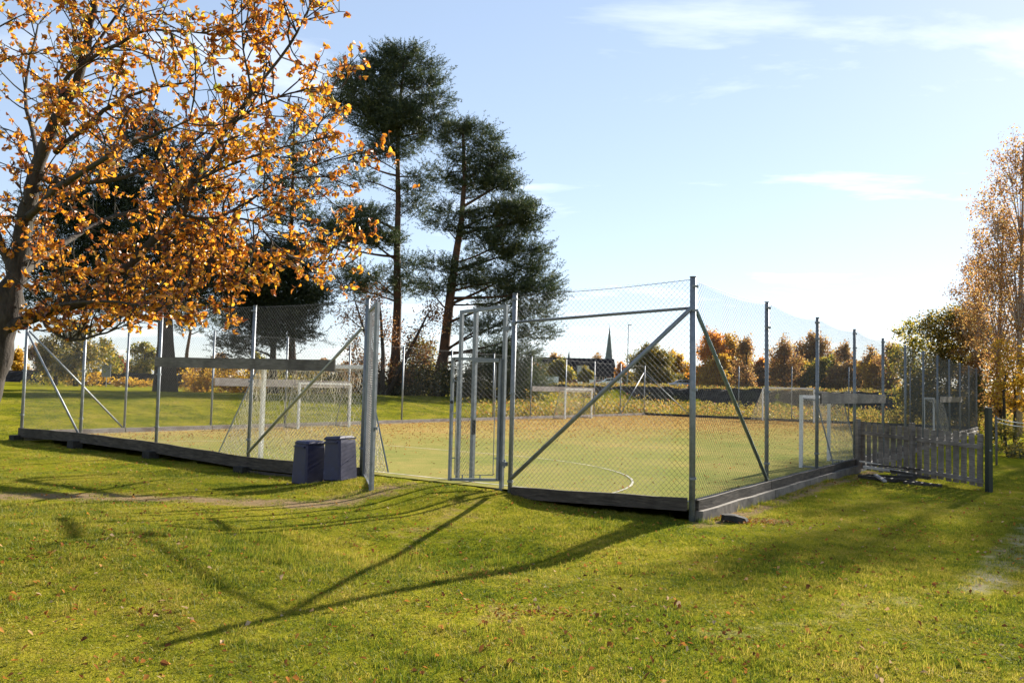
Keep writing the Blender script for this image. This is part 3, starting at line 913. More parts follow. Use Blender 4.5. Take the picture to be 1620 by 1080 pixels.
gpo = thing('gate_post', 'dark green steel post at the end of the picket fence', 'post', (gpz[0], gpz[1], -.3))
m_ = MB(); m_.box((gpz[0], gpz[1], .60), (.10, .10, 1.86), (pd[0], pd[1], 0)); m_.build('shaft', GREENPOST, gpo)
m_ = MB(); m_.box((gpz[0], gpz[1], 1.537), (.115, .115, .012), (pd[0], pd[1], 0)); m_.build('cap', WOOD_PALE, gpo)
m_ = MB(); m_.tube([(gpz[0] - .01, gpz[1] - .08, .67), (gpz[0] - .01, gpz[1] - .05, .67)], .02, 8); m_.build('bolt', GALV, gpo)
# timber pile
pile = [(1360, 742, 20.0, 1440, 733, 19.3, .30, .05, WOOD_NEW), (1380, 738, 19.8, 1455, 745, 18.8, .22, .06, WOOD_DARK), (1366, 745, 19.6, 1442, 741, 19.0, .16, .09, WOOD_NEW),
        (1385, 744, 19.0, 1400, 757, 18.4, .10, .07, WOOD_PALE), (1400, 741, 19.4, 1470, 748, 18.4, .12, .10, WOOD_DARK), (1372, 748, 19.4, 1450, 752, 18.6, .03, .10, WOOD_DARK),
        (1410, 750, 18.9, 1482, 760, 17.9, .0, .08, WOOD_DARK), (1422, 753, 18.4, 1450, 743, 18.8, .16, .05, WOOD_GREY), (1395, 735, 19.9, 1425, 741, 19.1, .26, .05, WOOD_PALE),
        (1360, 750, 19.3, 1420, 753, 18.5, -.05, .12, WOOD_DARK), (1430, 756, 18.2, 1490, 762, 17.7, -.06, .10, WOOD_DARK), (1440, 736, 19.3, 1452, 742, 18.9, .2, .12, LEAF_BROWN and WOOD_DARK)]
names = ['long pale batten on top of the timber pile, sloping left', 'dark board on the timber pile, sloping down to the right', 'pale squared batten lying level across the timber pile', 'short pale stub standing at the front of the timber pile',
         'thick dark beam at the right of the timber pile', 'wide dark board under the front of the timber pile', 'long dark board on the grass right of the timber pile', 'short grey stick poking up right of the pile', 'short pale offcut at the back of the pile',
         'dark base plank lying lowest at the left of the pile', 'dark plank end lying before the middle picket post', 'short dark block at the back of the timber pile']
for (x0, y0, Y0, x1, y1, Y1, dz, th, mt), lb in zip(pile, names):
    p, q = at(x0, y0, Y0), at(x1, y1, Y1)
    zlow = min(gz(*p[:2]), gz(*q[:2]))
    p[2] = zlow + th * .4 + max(0, dz + rng.uniform(-.02, .06)); q[2] = zlow + th * .4 + max(0, dz + rng.uniform(-.12, .06))
    m_ = MB(); d = q - p
    m_.box((p + q) / 2, (np.linalg.norm(d), th * 1.2, th * .6), d, None, (0, 0, 1))
    m_.build('timber', mt, None, label=lb, category='timber', group='scrap timber in the pile')
# lumps beside the corner post
c = at(1162, 816, 12.3)
m_ = MB(); r_ = np.random.default_rng(5)
ring = [(math.cos(t_) * (.20 + .05 * r_.random()), math.sin(t_) * (.12 + .04 * r_.random())) for t_ in np.linspace(0, 2 * math.pi, 9)[:-1]]
zz = gz(c[0], c[1])
loft(m_, [[np.array([c[0] + x, c[1] + y, zz - .03]) for x, y in ring], [np.array([c[0] + x * .85 - .02, c[1] + y * .8, zz + .06 + .04 * (x < 0)]) for x, y in ring], [np.array([c[0] + x * .3 - .06, c[1] + y * .4, zz + .11]) for x, y in ring]])
m_.build('broken_concrete', BLOCKMAT, None, label='dark broken lump lying in fallen leaves by the corner post', category='rubble')

# ================================================================== TREES
def tree_tube(m_, pts, rads, sides=8):
    m_.tube(pts, rads, sides, True)
def bez(p, q, sagv, n=5):
    p = np.array(p, float); q = np.array(q, float); c = (p + q) / 2 + np.array(sagv, float)
    return [(1 - t_) ** 2 * p + 2 * t_ * (1 - t_) * c + t_ * t_ * q for t_ in np.linspace(0, 1, n)]
def pads_points(pads, Y, per, r_, clump=.42, shell=.5, sub=9, grow=1.25):
    """points spread through the pads of a crown; returns points, the clump centres and the pad list in metres"""
    P = []; C = []; PW = []
    for pad in pads:
        cx, cy, rx, ry = pad[:4]; dens = pad[4] if len(pad) > 4 else 1.0
        dy = pad[5] if len(pad) > 5 else r_.uniform(-1, 1) * (rx * Y / FPX) * .9
        k = Y / FPX
        c = at(cx, cy, Y + dy); R = np.array([rx * k, (rx + ry) * .5 * k, ry * k]) * grow
        n = int(per * dens * (R[0] * R[2]) ** .9 * 1.25 + 8)
        kk = max(3, int(sub * (R[0] * R[2]) ** .35))
        dirs = r_.normal(size=(kk, 3)); dirs /= np.linalg.norm(dirs, axis=1)[:, None]
        cen = c + dirs * R * (shell + (1 - shell) * r_.random((kk, 1))) * .82
        ci = r_.integers(0, kk, n)
        off = r_.normal(size=(n, 3)) * R * clump * (.62 if grow < 1.3 else .8)
        P.append(cen[ci] + off); C.append((c, R, cen)); PW.append(c)
    return np.concatenate(P), C
def rand_frames(n, r_, upbias=0.0):
    d = r_.normal(size=(n, 3)); d[:, 2] += upbias
    d /= np.linalg.norm(d, axis=1)[:, None]
    h = r_.normal(size=(n, 3)); s = np.cross(d, h); s /= np.linalg.norm(s, axis=1)[:, None] + 1e-9
    return d, s
def leaf_quads(P, size, r_, mat, name, parent, elong=1.5, upbias=0., kind='stuff'):
    n = len(P); d, s = rand_frames(n, r_, upbias)
    L = (size * r_.uniform(.6, 1.3, n))[:, None]
    a = P - d * L * .5; b_ = P + d * L * .5; w_ = s * L / elong * .5
    nrm = np.cross(d, s) * L * .12
    V = np.stack([a, P + w_ + nrm, b_, P - w_ + nrm], 1).reshape(-1, 3)
    Fq = np.arange(n * 4).reshape(n, 4)
    return np_mesh(name, V, Fq, mat, parent, r_.random(n), kind=kind)
def needle_tufts(P, size, r_, mat, name, parent, k=4, width=.2, C=None):
    """bottle-brush shoots: needles along short upturned axes"""
    m = 7                                        # tufts along one shoot
    ns_ = max(1, len(P) // m); o = P[:ns_]
    if C is not None:
        cc_ = np.array([c for c, _, _ in C]); dist = ((o[:, None] - cc_[None]) ** 2).sum(2); near = cc_[dist.argmin(1)]
        ax = (o - near); ax /= np.linalg.norm(ax, axis=1)[:, None] + 1e-6
    else: ax = r_.normal(size=(ns_, 3))
    ax = ax + r_.normal(size=(ns_, 3)) * .55; ax[:, 2] = ax[:, 2] * .6 + .35; ax /= np.linalg.norm(ax, axis=1)[:, None]
    ln = size * r_.uniform(1.8, 4.2, ns_)
    tt = np.tile(np.linspace(0, 1, m), ns_)
    base0 = np.repeat(o, m, 0) + np.repeat(ax * ln[:, None], m, 0) * tt[:, None] + r_.normal(size=(ns_ * m, 3)) * size * .12
    n = len(base0)
    base = np.repeat(base0, k, 0); axr = np.repeat(np.repeat(ax, m, 0), k, 0)
    d = axr * .8 + r_.normal(size=(n * k, 3)) * .62
    d /= np.linalg.norm(d, axis=1)[:, None]
    s = np.cross(d, r_.normal(size=(n * k, 3))); s /= np.linalg.norm(s, axis=1)[:, None]
    L = (size * r_.uniform(.5, 1.05, n * k))[:, None]
    V = np.stack([base - s * L * width * .5, base + s * L * width * .5, base + d * L], 1).reshape(-1, 3)
    rd = np.repeat(np.repeat(r_.random(ns_), m) * .75, k) + r_.random(n * k) * .25
    return np_mesh(name, V, np.arange(n * k * 3).reshape(-1, 3), mat, parent, rd, kind='stuff')
def poly_at(path, s):
    """point on a polyline at fraction s"""
    i = min(int(s * (len(path) - 1)), len(path) - 2); t_ = s * (len(path) - 1) - i
    return path[i] * (1 - t_) + path[i + 1] * t_

def pine(label, trunk_px, Y, pads, seed, r0=.32, per=780, size=.20, name='pine_tree', mat=NEEDLE, bark=BARK_PINE, twig=True, clump=.42, sink=.3):
    Y *= 1.33; r0 *= 1.33; size *= 1.1; per *= 1.75
    r_ = np.random.default_rng(seed)
    path = [at(x, y, Y) for x, y in trunk_px]
    fx, fy = path[0][:2]; path[0][2] = gz(fx, fy) - sink
    t_ = thing(name, label, 'tree', (fx, fy, gz(fx, fy)))
    m_ = MB(); n = len(path)
    rads = [r0 * (1 - .86 * (i / (n - 1)) ** .8) + .012 for i in range(n)]
    rads[0] *= 1.35
    tree_tube(m_, path, rads, 10)
    tr = m_.build('trunk', bark, t_, True)
    pads = [tuple(list(p[:4]) + [max(.75, p[4] * 1.15) if len(p) > 4 else 1.15]) for p in pads]
    pads = [tuple([p[0], p[1], p[2] * 1.05, p[3] * .78] + list(p[4:])) for p in pads]
    P, C = pads_points(pads, Y, per * 1.1, r_, clump, .45, 11, 1.33)
    mb_ = MB()
    zs = np.array([p[2] for p in path])
    for c, R, cen in C:
        zt = np.clip(c[2] - abs(c[0] - path[n // 2][0]) * r_.uniform(-.1, .55) - r_.uniform(-.2, .9), path[0][2] + 1.5, path[-1][2] - .3)
        i = int(np.clip(np.searchsorted(zs, zt) - 1, 0, n - 2)); s = (zt - zs[i]) / max(zs[i + 1] - zs[i], .01)
        p0 = path[i] * (1 - s) + path[i + 1] * s
        rb = min(.13, .02 + .02 * np.linalg.norm(c - p0)) * (.8 + .4 * r_.random())
        b_ = bez(p0, c, (r_.normal(0, .25), r_.normal(0, .25), r_.uniform(-.5, .6)), 6)
        tree_tube(mb_, b_, [rb * (1 - .75 * q / 5) for q in range(6)], 5)
        if twig:
            for k in range(min(len(cen), 6)):
                tree_tube(mb_, bez(b_[3], cen[k], r_.normal(0, .15, 3), 4), [rb * .35, rb * .3, .012, .006], 3)
    br = mb_.build('limbs', bark, t_, False, kind='stuff')
    r_.shuffle(P); needle_tufts(P, size, r_, mat, 'crown', t_, C=C)
    return t_

Z1 = lambda L, k=2.571, ox=480, oy=60: [tuple([p[0] / k + ox, p[1] / k + oy, p[2] / k, p[3] / k] + list(p[4:])) for p in L]
pine('tallest pine with a bare reddish trunk beyond the pitch', [(622, 632), (626, 560), (629, 480), (628, 400), (630, 320), (629, 240), (632, 170), (640, 90)], 49.0,
     Z1([(400, 65, 70, 30), (335, 100, 55, 38), (445, 115, 75, 40), (300, 150, 55, 36), (200, 175, 60, 42), (490, 180, 70, 35), (545, 245, 45, 25), (390, 180, 70, 40), (260, 225, 80, 42), (150, 255, 50, 36),
         (160, 120, 25, 25, .6), (140, 310, 40, 20, .6), (330, 290, 90, 55, 1.4), (300, 370, 75, 55, 1.4), (410, 320, 75, 52, 1.3), (500, 300, 65, 36), (340, 445, 65, 38, 1.2), (265, 320, 50, 46, 1.2), (440, 400, 55, 50), (530, 370, 50, 45, .9),
         (225, 490, 40, 28, .6), (240, 575, 38, 36, .4), (200, 700, 60, 26), (150, 770, 58, 38, 1.2), (235, 790, 78, 46, 1.3), (125, 835, 46, 22), (275, 725, 58, 28), (310, 820, 60, 36), (450, 610, 55, 34, .45), (450, 690, 55, 36, .45),
         (490, 560, 40, 36, .5), (250, 950, 75, 36, .45), (300, 1010, 85, 50, .5), (190, 1010, 56, 46, .5), (430, 920, 46, 40, .4), (440, 1010, 50, 40, .45)]), 21, .34)
pine('spreading pine with a dark leaning trunk and boughs reaching low on the right', [(690, 634), (702, 560), (713, 464), (722, 400), (730, 350), (735, 280), (733, 225), (732, 200)], 48.0,
     Z1([(635, 360, 45, 22), (690, 385, 48, 28), (745, 430, 48, 38), (605, 420, 38, 36, .5), (660, 490, 56, 30, .6), (780, 500, 48, 34), (720, 530, 56, 36), (700, 590, 66, 44), (780, 610, 56, 38), (850, 570, 33, 28),
         (820, 680, 64, 36), (880, 690, 46, 33), (750, 720, 74, 36, .8), (860, 760, 64, 44), (928, 745, 36, 36), (560, 760, 46, 36, .45), (600, 715, 46, 30, .6), (700, 800, 70, 36, .6), (820, 825, 74, 44, .9), (905, 860, 56, 36),
         (760, 885, 74, 36, .5), (680, 930, 56, 36, .45), (905, 930, 62, 36), (965, 1000, 56, 36, .9), (865, 985, 74, 44, .9), (780, 1010, 66, 46, .6), (640, 1000, 56, 36, .4), (540, 930, 56, 36, .4), (520, 1010, 50, 36, .4), (570, 560, 40, 40, .4)])
     + [(850, 465, 24, 14, .9), (840, 495, 26, 16, .9), (845, 528, 20, 15, .8), (825, 560, 22, 16, .8), (790, 480, 26, 16, .5), (770, 520, 30, 18, .45), (800, 590, 28, 22, .9), (830, 610, 24, 22, .9), (780, 560, 26, 22, .6), (810, 635, 26, 14, .8)], 22, .36, per=900)
pine('slender pine with sparse crown seen behind the orange leaves', [(462, 612), (461, 540), (460, 470), (459, 400), (462, 330), (464, 250), (466, 165)], 47.0,
     [(466, 178, 8, 14, .7), (470, 205, 16, 12, .7), (452, 225, 16, 12, .6), (480, 235, 18, 12, .7), (446, 258, 22, 14, .6), (488, 262, 24, 14, .7), (500, 290, 22, 14, .7), (430, 292, 24, 14, .5), (465, 285, 22, 16, .7), (440, 325, 26, 14, .5), (495, 325, 24, 16, .6),
      (470, 345, 28, 14, .5), (420, 350, 20, 14, .4), (505, 360, 20, 14, .4), (450, 385, 26, 14, .4), (485, 400, 22, 12, .35), (500, 462, 16, 12, .8), (510, 485, 12, 14, .8), (440, 440, 22, 14, .5)], 23, .26, per=520)
pine('dark dense conifer with a thick black trunk behind the orange-leaved tree', [(262, 614), (262, 540), (261, 470), (260, 400), (258, 330), (250, 250), (245, 190)], 40.0,
     [(235, 210, 30, 24), (200, 250, 34, 26), (270, 250, 34, 28), (150, 300, 40, 30), (230, 310, 50, 34, 1.2), (310, 300, 40, 30, 1.1), (120, 370, 40, 34, 1.2), (180, 390, 50, 34, 1.3), (320, 375, 36, 26, 1.1), (260, 380, 50, 34, 1.3), (130, 430, 38, 28, 1.2),
      (320, 410, 40, 28, 1.3), (220, 450, 44, 26, 1.2), (150, 480, 40, 24, 1.0), (300, 470, 34, 22, .9), (80, 330, 40, 34, 1.2), (70, 420, 40, 34, 1.2), (350, 440, 34, 22, 1.1), (190, 340, 46, 30, 1.3), (290, 440, 44, 26, 1.2), (100, 470, 40, 22, 1.0),], 24, .46, per=520, size=.22, mat=NEEDLE_DK, bark=BARK_DARK, name='conifer_tree')
pine('low dark conifer filling the gap left of the slender pine', [(432, 612), (432, 560), (434, 500), (436, 440), (438, 395)], 44.0,
     [(430, 405, 34, 18, 1.2), (400, 425, 34, 20, 1.3), (455, 430, 30, 20, 1.3), (420, 455, 44, 22, 1.5), (385, 470, 30, 22, 1.2), (470, 470, 26, 22, 1.4), (440, 490, 44, 24, 1.4), (395, 505, 34, 22, 1.1), (480, 505, 18, 20, 1.1), (455, 530, 34, 20, 1.0), (400, 540, 30, 16, .7), (370, 550, 22, 14, .5)], 25, .22, per=700, size=.22, mat=NEEDLE_DK, bark=BARK_DARK, name='conifer_tree', twig=False)
pine('small far pine with a thin leaning trunk, seen through the fence', [(292, 585), (296, 555), (302, 520), (306, 490), (308, 470)], 75.0,
     [(308, 470, 12, 8, .6), (320, 485, 18, 9, .6), (295, 500, 18, 8, .5), (330, 510, 20, 9, .5), (305, 520, 22, 8, .5), (345, 500, 14, 10, .5)], 26, .2, per=200, size=.3, twig=False)

def broadleaf(name, label, trunks_px, Y, pads, seed, mat, r0=.15, per=60, size=.2, bark=BARK_DARK, group=None, elong=1.5, twigs=5, clump=.45, cat='tree'):
    r_ = np.random.default_rng(seed)
    t0 = at(*trunks_px[0][0], Y)
    t_ = thing(name, label, cat, (t0[0], t0[1], gz(t0[0], t0[1])), group)
    paths = []
    for tp in trunks_px:
        path = [at(x, y, Y + (r_.uniform(-.4, .4) if i else 0)) for i, (x, y) in enumerate(tp)]
        path[0][2] = gz(*path[0][:2]) - .2
        n = len(path)
        m_ = MB(); tree_tube(m_, path, [r0 * (1 - .85 * i / (n - 1)) + .01 for i in range(n)], 7)
        m_.build('trunk', bark, t_, True); paths.append(path)
    P, C = pads_points(pads, Y, per, r_, clump)
    if twigs:
        mb_ = MB()
        for c, R, cen in C:
            path = min(paths, key=lambda q: min(np.linalg.norm(p - c) for p in q))
            j = min(range(len(path)), key=lambda k: np.linalg.norm(path[k] - c)); j = max(j - 1, 1) if len(path) > 2 else 0
            b_ = bez(path[j], c, r_.normal(0, .2, 3), 5)
            rb = r0 * .28
            tree_tube(mb_, b_, [rb, rb * .8, rb * .6, rb * .45, rb * .3], 4)
            for k in range(min(len(cen), twigs)):
                tree_tube(mb_, bez(b_[3], cen[k] + (cen[k] - c) * .3, r_.normal(0, .1, 3), 4), [rb * .35, rb * .28, rb * .2, rb * .1], 3)
        mb_.build('limbs', bark, t_, False, kind='stuff')
    leaf_quads(P, size, r_, mat, 'crown', t_, elong)
    return t_

# bare-branched brownish tree beside the tall pine
broadleaf('oak_tree', 'thin many-stemmed tree with withered brown leaves left of the tall pine', [[(598, 630), (592, 570), (575, 520), (560, 470)], [(604, 632), (606, 560), (603, 510), (600, 470)], [(610, 632), (640, 570), (665, 520), (680, 490)]], 61.0,
          [(575, 500, 22, 22, .55), (560, 540, 18, 22, .45), (590, 470, 24, 20, .5), (565, 570, 16, 16, .4), (650, 540, 24, 24, .4), (670, 560, 22, 22, .5), (610, 520, 26, 26, .35), (690, 500, 26, 24, .5), (640, 590, 26, 20, .5), (545, 490, 18, 22, .2), (600, 585, 18, 20, .4)], 31, LEAF_BROWN, .2, 620, .16, BARK_DARK, twigs=9)
def cx_mean(pads): return float(np.mean([p[0] for p in pads]))
# shrubs along the top of the lawn
def shrub(label, pads, Y, seed, mat, per=480, size=.15, stems=3, name='shrub', group=None):
    r_ = np.random.default_rng(seed)
    if 43 < Y < 51 and cx_mean(pads) < 900: Y *= 1.33; per *= 1.5; size *= 1.05
    cx = np.mean([p[0] for p in pads]); by = max(p[1] + p[3] * .9 for p in pads)
    tr = []
    for i in range(stems):
        x0 = cx + r_.uniform(-1, 1) * pads[0][2] * .4; p = pads[i % len(pads)]
        tr.append([(x0, by), ((x0 + p[0]) / 2, (by + p[1]) / 2), (p[0], p[1])])
    return broadleaf(name, label, tr, Y, pads, seed, mat, .05, per, size, BARK_DARK, group, 1.5, 0, .42, 'shrub')
shrub('golden shrub at the lawn top just right of the thick black trunk', [(305, 605, 22, 16), (335, 598, 24, 18), (320, 618, 30, 10)], 44, 41, LEAF_GOLD)
shrub('golden shrub behind the crossbar plank, between trunk and slender pine', [(370, 596, 26, 18), (398, 600, 22, 16), (380, 615, 32, 10)], 44, 42, LEAF_GOLD)
shrub('yellow-green shrub under the slender pine at the lawn top', [(430, 600, 24, 16), (455, 606, 20, 14), (440, 616, 30, 9)], 45, 43, LEAF_YG)
shrub('low yellow-green shrub between slender pine and gate leaf', [(495, 602, 24, 15), (525, 606, 24, 14), (515, 620, 32, 9)], 46, 44, LEAF_OLIVE)
shrub('dark undergrowth shrub at the foot of the tall pine', [(590, 600, 26, 20), (625, 602, 28, 20), (655, 595, 24, 24), (610, 616, 40, 10), (640, 616, 30, 10)], 47.5, 45, LEAF_SHRUB, 560)
shrub('yellowing sapling between the two pine trunks', [(660, 570, 22, 26, .8), (650, 595, 22, 18), (675, 590, 18, 22, .9), (665, 545, 16, 18, .6), (685, 565, 16, 22, .6)], 49, 46, LEAF_OLIVE, 560)
shrub('dark undergrowth shrub at the foot of the leaning pine', [(690, 608, 26, 16), (720, 600, 26, 20), (745, 592, 20, 28), (725, 617, 34, 9), (765, 615, 24, 10)], 47, 47, LEAF_SHRUB, 560)
shrub('dark green bush behind the gate door, below the pine boughs', [(770, 605, 24, 26), (800, 600, 24, 34), (835, 612, 24, 26), (850, 595, 16, 24, .8), (805, 628, 42, 12), (790, 570, 22, 22, .7)], 50.5, 48, LEAF_SHRUB, 560)
shrub('brownish undergrowth bush between gate leaf and the tall pine foot', [(570, 596, 24, 22), (555, 610, 24, 14), (590, 612, 24, 12), (580, 575, 16, 18, .6)], 48.5, 52, LEAF_RUST, 400)
shrub('olive undergrowth bush filling the gap between the pine trunks', [(650, 612, 26, 12), (672, 606, 22, 16), (640, 598, 20, 18, .8), (700, 590, 16, 20, .6)], 50.5, 53, LEAF_OLIVE, 480)
shrub('yellow low shrub on the lawn top at far left', [(62, 600, 26, 7), (88, 598, 22, 9)], 76, 49, LEAF_YG, 300, .2)
shrub('golden low hedge clump left of the second fence post', [(128, 601, 22, 8), (150, 600, 24, 9)], 75, 50, LEAF_GOLD, 300, .2)
shrub('golden low hedge clump right of the second fence post', [(178, 603, 24, 8), (205, 605, 24, 7), (232, 606, 20, 6)], 74, 51, LEAF_GOLD, 300, .2)

# far trees: a row at the left, a row behind the bank
def far_tree(label, x, ytop, ybase, w, Y, mat, seed, per=4.2, dens=1.0, name='broadleaf_tree', bark=BARK_DARK):
    r_ = np.random.default_rng(seed)
    h = ybase - ytop; pads = []; w = w * 1.22
    for i in range(18):
        s = r_.uniform(.05, .95); wd = w * math.sqrt(max(.08, 1 - (2 * (s - .52)) ** 2))
        pads.append((x + r_.uniform(-.6, .6) * wd, ytop + h * (s * .85 + .10), wd * r_.uniform(.32, .5), h * r_.uniform(.10, .17), dens))
    pads.append((x, ytop + h * .12, w * .25, h * .12, dens))
    return broadleaf(name, label, [[(x, ybase), (x + w * .05, ybase - h * .4), (x, ytop + h * .15)]], Y, pads, seed, mat, .22, per * 45, .0018 * Y + .10, bark, 'trees in the distance', 1.4, 4)
far_tree('yellow tree at the far left edge, right of the near trunk', 28, 552, 598, 20, 120, LEAF_GOLD, 60)
far_tree('rusty thin-leaved tree behind the leftmost fence corner', 58, 542, 598, 20, 125, LEAF_BIRCH, 61)
far_tree('tall thin olive tree behind the second fence post', 120, 500, 604, 44, 70, LEAF_OLIVE, 62, 8, .55)
far_tree('dark olive tree left of the second fence post', 88, 520, 602, 26, 75, LEAF_OLIVE, 63, 8, .8)
far_tree('bright red-orange tree left of the thick black trunk', 190, 562, 598, 16, 110, LEAF_RED, 64)
far_tree('yellow-green tree behind the fourth fence post', 228, 540, 598, 26, 105, LEAF_YG, 65)
far_tree('loose yellow tree between red-orange tree and second fence post', 165, 535, 600, 26, 85, LEAF_YG, 66, 7, .6)
far_tree('faint rusty tree top above the plank, right of the thick trunk', 290, 568, 598, 20, 160, LEAF_BIRCH, 67)
far_tree('faint rusty tree top above the plank centre', 352, 560, 598, 24, 160, LEAF_BIRCH, 68)
far_tree('faint yellow tree top left of the slender pine', 402, 556, 598, 20, 155, LEAF_YG, 69)
far_tree('faint pale tree top above the goal crossbar', 510, 566, 600, 18, 170, LEAF_BIRCH, 70)
far_tree('low rusty tree top just left of the open left gate leaf', 548, 572, 602, 20, 165, LEAF_BIRCH, 310)
far_tree('low olive tree top behind the small goal crossbar', 480, 574, 602, 22, 165, LEAF_OLIVE, 311)
far_tree('low olive tree top right of the slender pine foot', 440, 572, 602, 20, 165, LEAF_OLIVE, 312)
far_tree('low golden tree top left of the slender pine foot', 325, 574, 602, 22, 165, LEAF_GOLD, 313)
far_tree('yellow-green tree before the dark roof, left of its dormer', 885, 566, 612, 20, 190, LEAF_YG, 71, 4.5)
far_tree('small yellow-green tree before the light dormer wall', 926, 580, 612, 12, 188, LEAF_YG, 72, 4.5)
far_tree('small orange tree at the left gable of the dark roof', 846, 574, 612, 12, 190, LEAF_ORANGE, 73)
far_tree('glowing orange tree right of the brick church building', 982, 573, 612, 14, 185, LEAF_ORANGE, 74, 5)
far_tree('wide olive tree right of the thin lamp post', 1032, 545, 614, 34, 165, LEAF_OLIVE, 75, 4.5)
far_tree('golden tree just left of the fence corner post', 1070, 556, 616, 24, 175, LEAF_GOLD, 76, 4.5)
far_tree('tall orange tree just right of the fence corner post', 1125, 522, 622, 32, 150, LEAF_ORANGE, 77, 4.5)
far_tree('golden tree below the dark green brace', 1158, 528, 622, 28, 152, LEAF_GOLD, 78, 4.5)
far_tree('thin pale birch left of the second right fence post', 1180, 530, 624, 20, 140, LEAF_BIRCH, 79, 4, .5)
far_tree('thin rusty birch right of the second right fence post', 1240, 532, 622, 24, 140, LEAF_BIRCH, 80, 4, .6)
far_tree('broad rusty tree behind the brown house roof', 1288, 524, 622, 30, 175, LEAF_BIRCH, 81, 4.5)
far_tree('thin rusty birch between third and fourth right fence posts', 1338, 538, 622, 18, 145, LEAF_BIRCH, 82, 4, .55)
far_tree('low orange tree before the brown house', 1205, 565, 622, 16, 150, LEAF_ORANGE, 83)
far_tree('rusty tree right of the fourth right fence post', 1378, 548, 626, 24, 130, LEAF_BIRCH, 84, 4.5, .8)
far_tree('thin rusty birch left of the yellow-green roadside trees', 1408, 540, 628, 22, 120, LEAF_BIRCH, 85, 5, .6)
far_tree('yellow-green tree right of the brown house', 1318, 560, 622, 18, 150, LEAF_YG, 86)
far_tree('pale bare tree top behind the church roof, left of the ridge turret', 878, 558, 612, 12, 300, LEAF_BIRCH, 87, 1.6, .5)
far_tree('pale bare tree top behind the church roof, left of the spire', 945, 558, 612, 12, 300, LEAF_BIRCH, 88, 1.6, .5)

for i, (x, yt, w_, Y_, mt, lb) in enumerate([
    (1000, 588, 14, 175, LEAF_OLIVE, 'low olive bush behind the lamp post foot'), (1050, 580, 24, 170, LEAF_OLIVE, 'low dark bush behind the silver-blue car'),
    (1102, 580, 18, 155, LEAF_OLIVE, 'low olive bush hidden mostly by the corner post'), (1142, 562, 30, 145, LEAF_GOLD, 'low golden bush under the tall orange tree'),
    (1222, 566, 26, 150, LEAF_BIRCH, 'rusty bush before the left eave of the house'), (1262, 568, 30, 148, LEAF_GOLD, 'golden bush before the house front'),
    (1302, 566, 28, 146, LEAF_YG, 'yellow-green bush before the right eave of the house'), (1350, 570, 28, 140, LEAF_BIRCH, 'rusty bush left of the fourth right fence post'),
    (1392, 566, 28, 125, LEAF_GOLD, 'golden bush right of the fourth right fence post')]):
    far_tree(lb, x, yt, 624, w_ * 1.25, Y_, mt, 300 + i, 4.5, 1.0, 'bush')
# right-hand wood, on the sun's side
def birch(label, x, ytop, ybase, Y, seed, w=40, mat=LEAF_BIRCH, dens=.55, lean=0, per=330, size=.13):
    r_ = np.random.default_rng(seed); h = ybase - ytop; pads = []
    for i in range(40):
        s = i / 39.; wd = w * (.25 + .75 * math.sin(math.pi * min(1, .15 + s * .8)))
        side = 1 if i % 2 else -1
        pads.append((x + lean * (1 - s) + side * wd * r_.uniform(.05, .8), ytop + h * (.03 + .82 * s), wd * r_.uniform(.28, .45), h * r_.uniform(.035, .06), dens * 1.3))
    pads.append((x + lean, ytop + h * .03, w * .16, h * .035, dens))
    return broadleaf('birch_tree', label, [[(x, ybase), (x + lean * .2, ybase - h * .3), (x + lean * .55, ybase - h * .6), (x + lean, ytop + h * .03)]], Y, pads, seed, mat, .15, per, size, BARK_BIRCH, 'trees on the right of the pitch', 1.7, 6, .5)
birch('tall feathery birch cut by the right edge of the picture', 1612, 215, 655, 42, 90, 72, LEAF_BIRCH, .8, 8)
birch('feathery birch with upright trunk, second from the right edge', 1578, 330, 655, 44, 91, 60, LEAF_BIRCH, .8, 10)
birch('rusty slim birch behind the far corner of the fence', 1545, 400, 655, 50, 92, 46, LEAF_RUST, .75, 4)
birch('large birch standing just outside the right edge', 1712, 125, 660, 40, 93, 70, LEAF_BIRCH, .8, 0)
birch('second birch standing just outside the right edge', 1790, 120, 662, 43, 95, 76, LEAF_BIRCH, .8, 0)
broadleaf('maple_tree', 'bushy yellow-green tree behind the blue-veiled right fence', [[(1500, 655), (1502, 590), (1498, 520)], [(1512, 655), (1520, 580), (1525, 520)]], 52.0,
          [(1490, 510, 30, 18), (1520, 500, 30, 18), (1470, 530, 26, 20, .9), (1505, 540, 36, 22, 1.1), (1540, 530, 24, 22), (1475, 570, 30, 24), (1515, 580, 36, 24, 1.1), (1550, 570, 20, 24), (1465, 610, 28, 22), (1500, 620, 36, 20, 1.1), (1540, 615, 28, 22), (1485, 645, 30, 14), (1525, 648, 34, 12)], 96, LEAF_OLIVE, .14, 850, .16, BARK_DARK, 'trees on the right of the pitch')
broadleaf('maple_tree', 'loose golden-green tree left of the bushy one, over the fence line', [[(1445, 650), (1446, 590), (1442, 530)]], 54.0,
          [(1440, 520, 18, 14, .8), (1430, 545, 18, 18, .8), (1455, 550, 18, 18, .9), (1425, 580, 18, 20, .8), (1450, 590, 24, 22), (1430, 620, 22, 20), (1455, 630, 24, 18)], 97, LEAF_YG, .10, 800, .16, BARK_DARK, 'trees on the right of the pitch')
broadleaf('maple_tree', 'golden-leaved sapling low at the right edge behind the rope', [[(1605, 668), (1606, 620), (1602, 580)], [(1590, 666), (1588, 620), (1592, 585)]], 36.0,
          [(1600, 590, 18, 20, .8), (1590, 560, 18, 22, .6), (1612, 610, 16, 22), (1586, 620, 16, 20, .8), (1615, 560, 16, 22, .6), (1605, 640, 20, 14, .8)], 98, LEAF_GOLD, .07, 700, .14, BARK_DARK, 'trees on the right of the pitch')
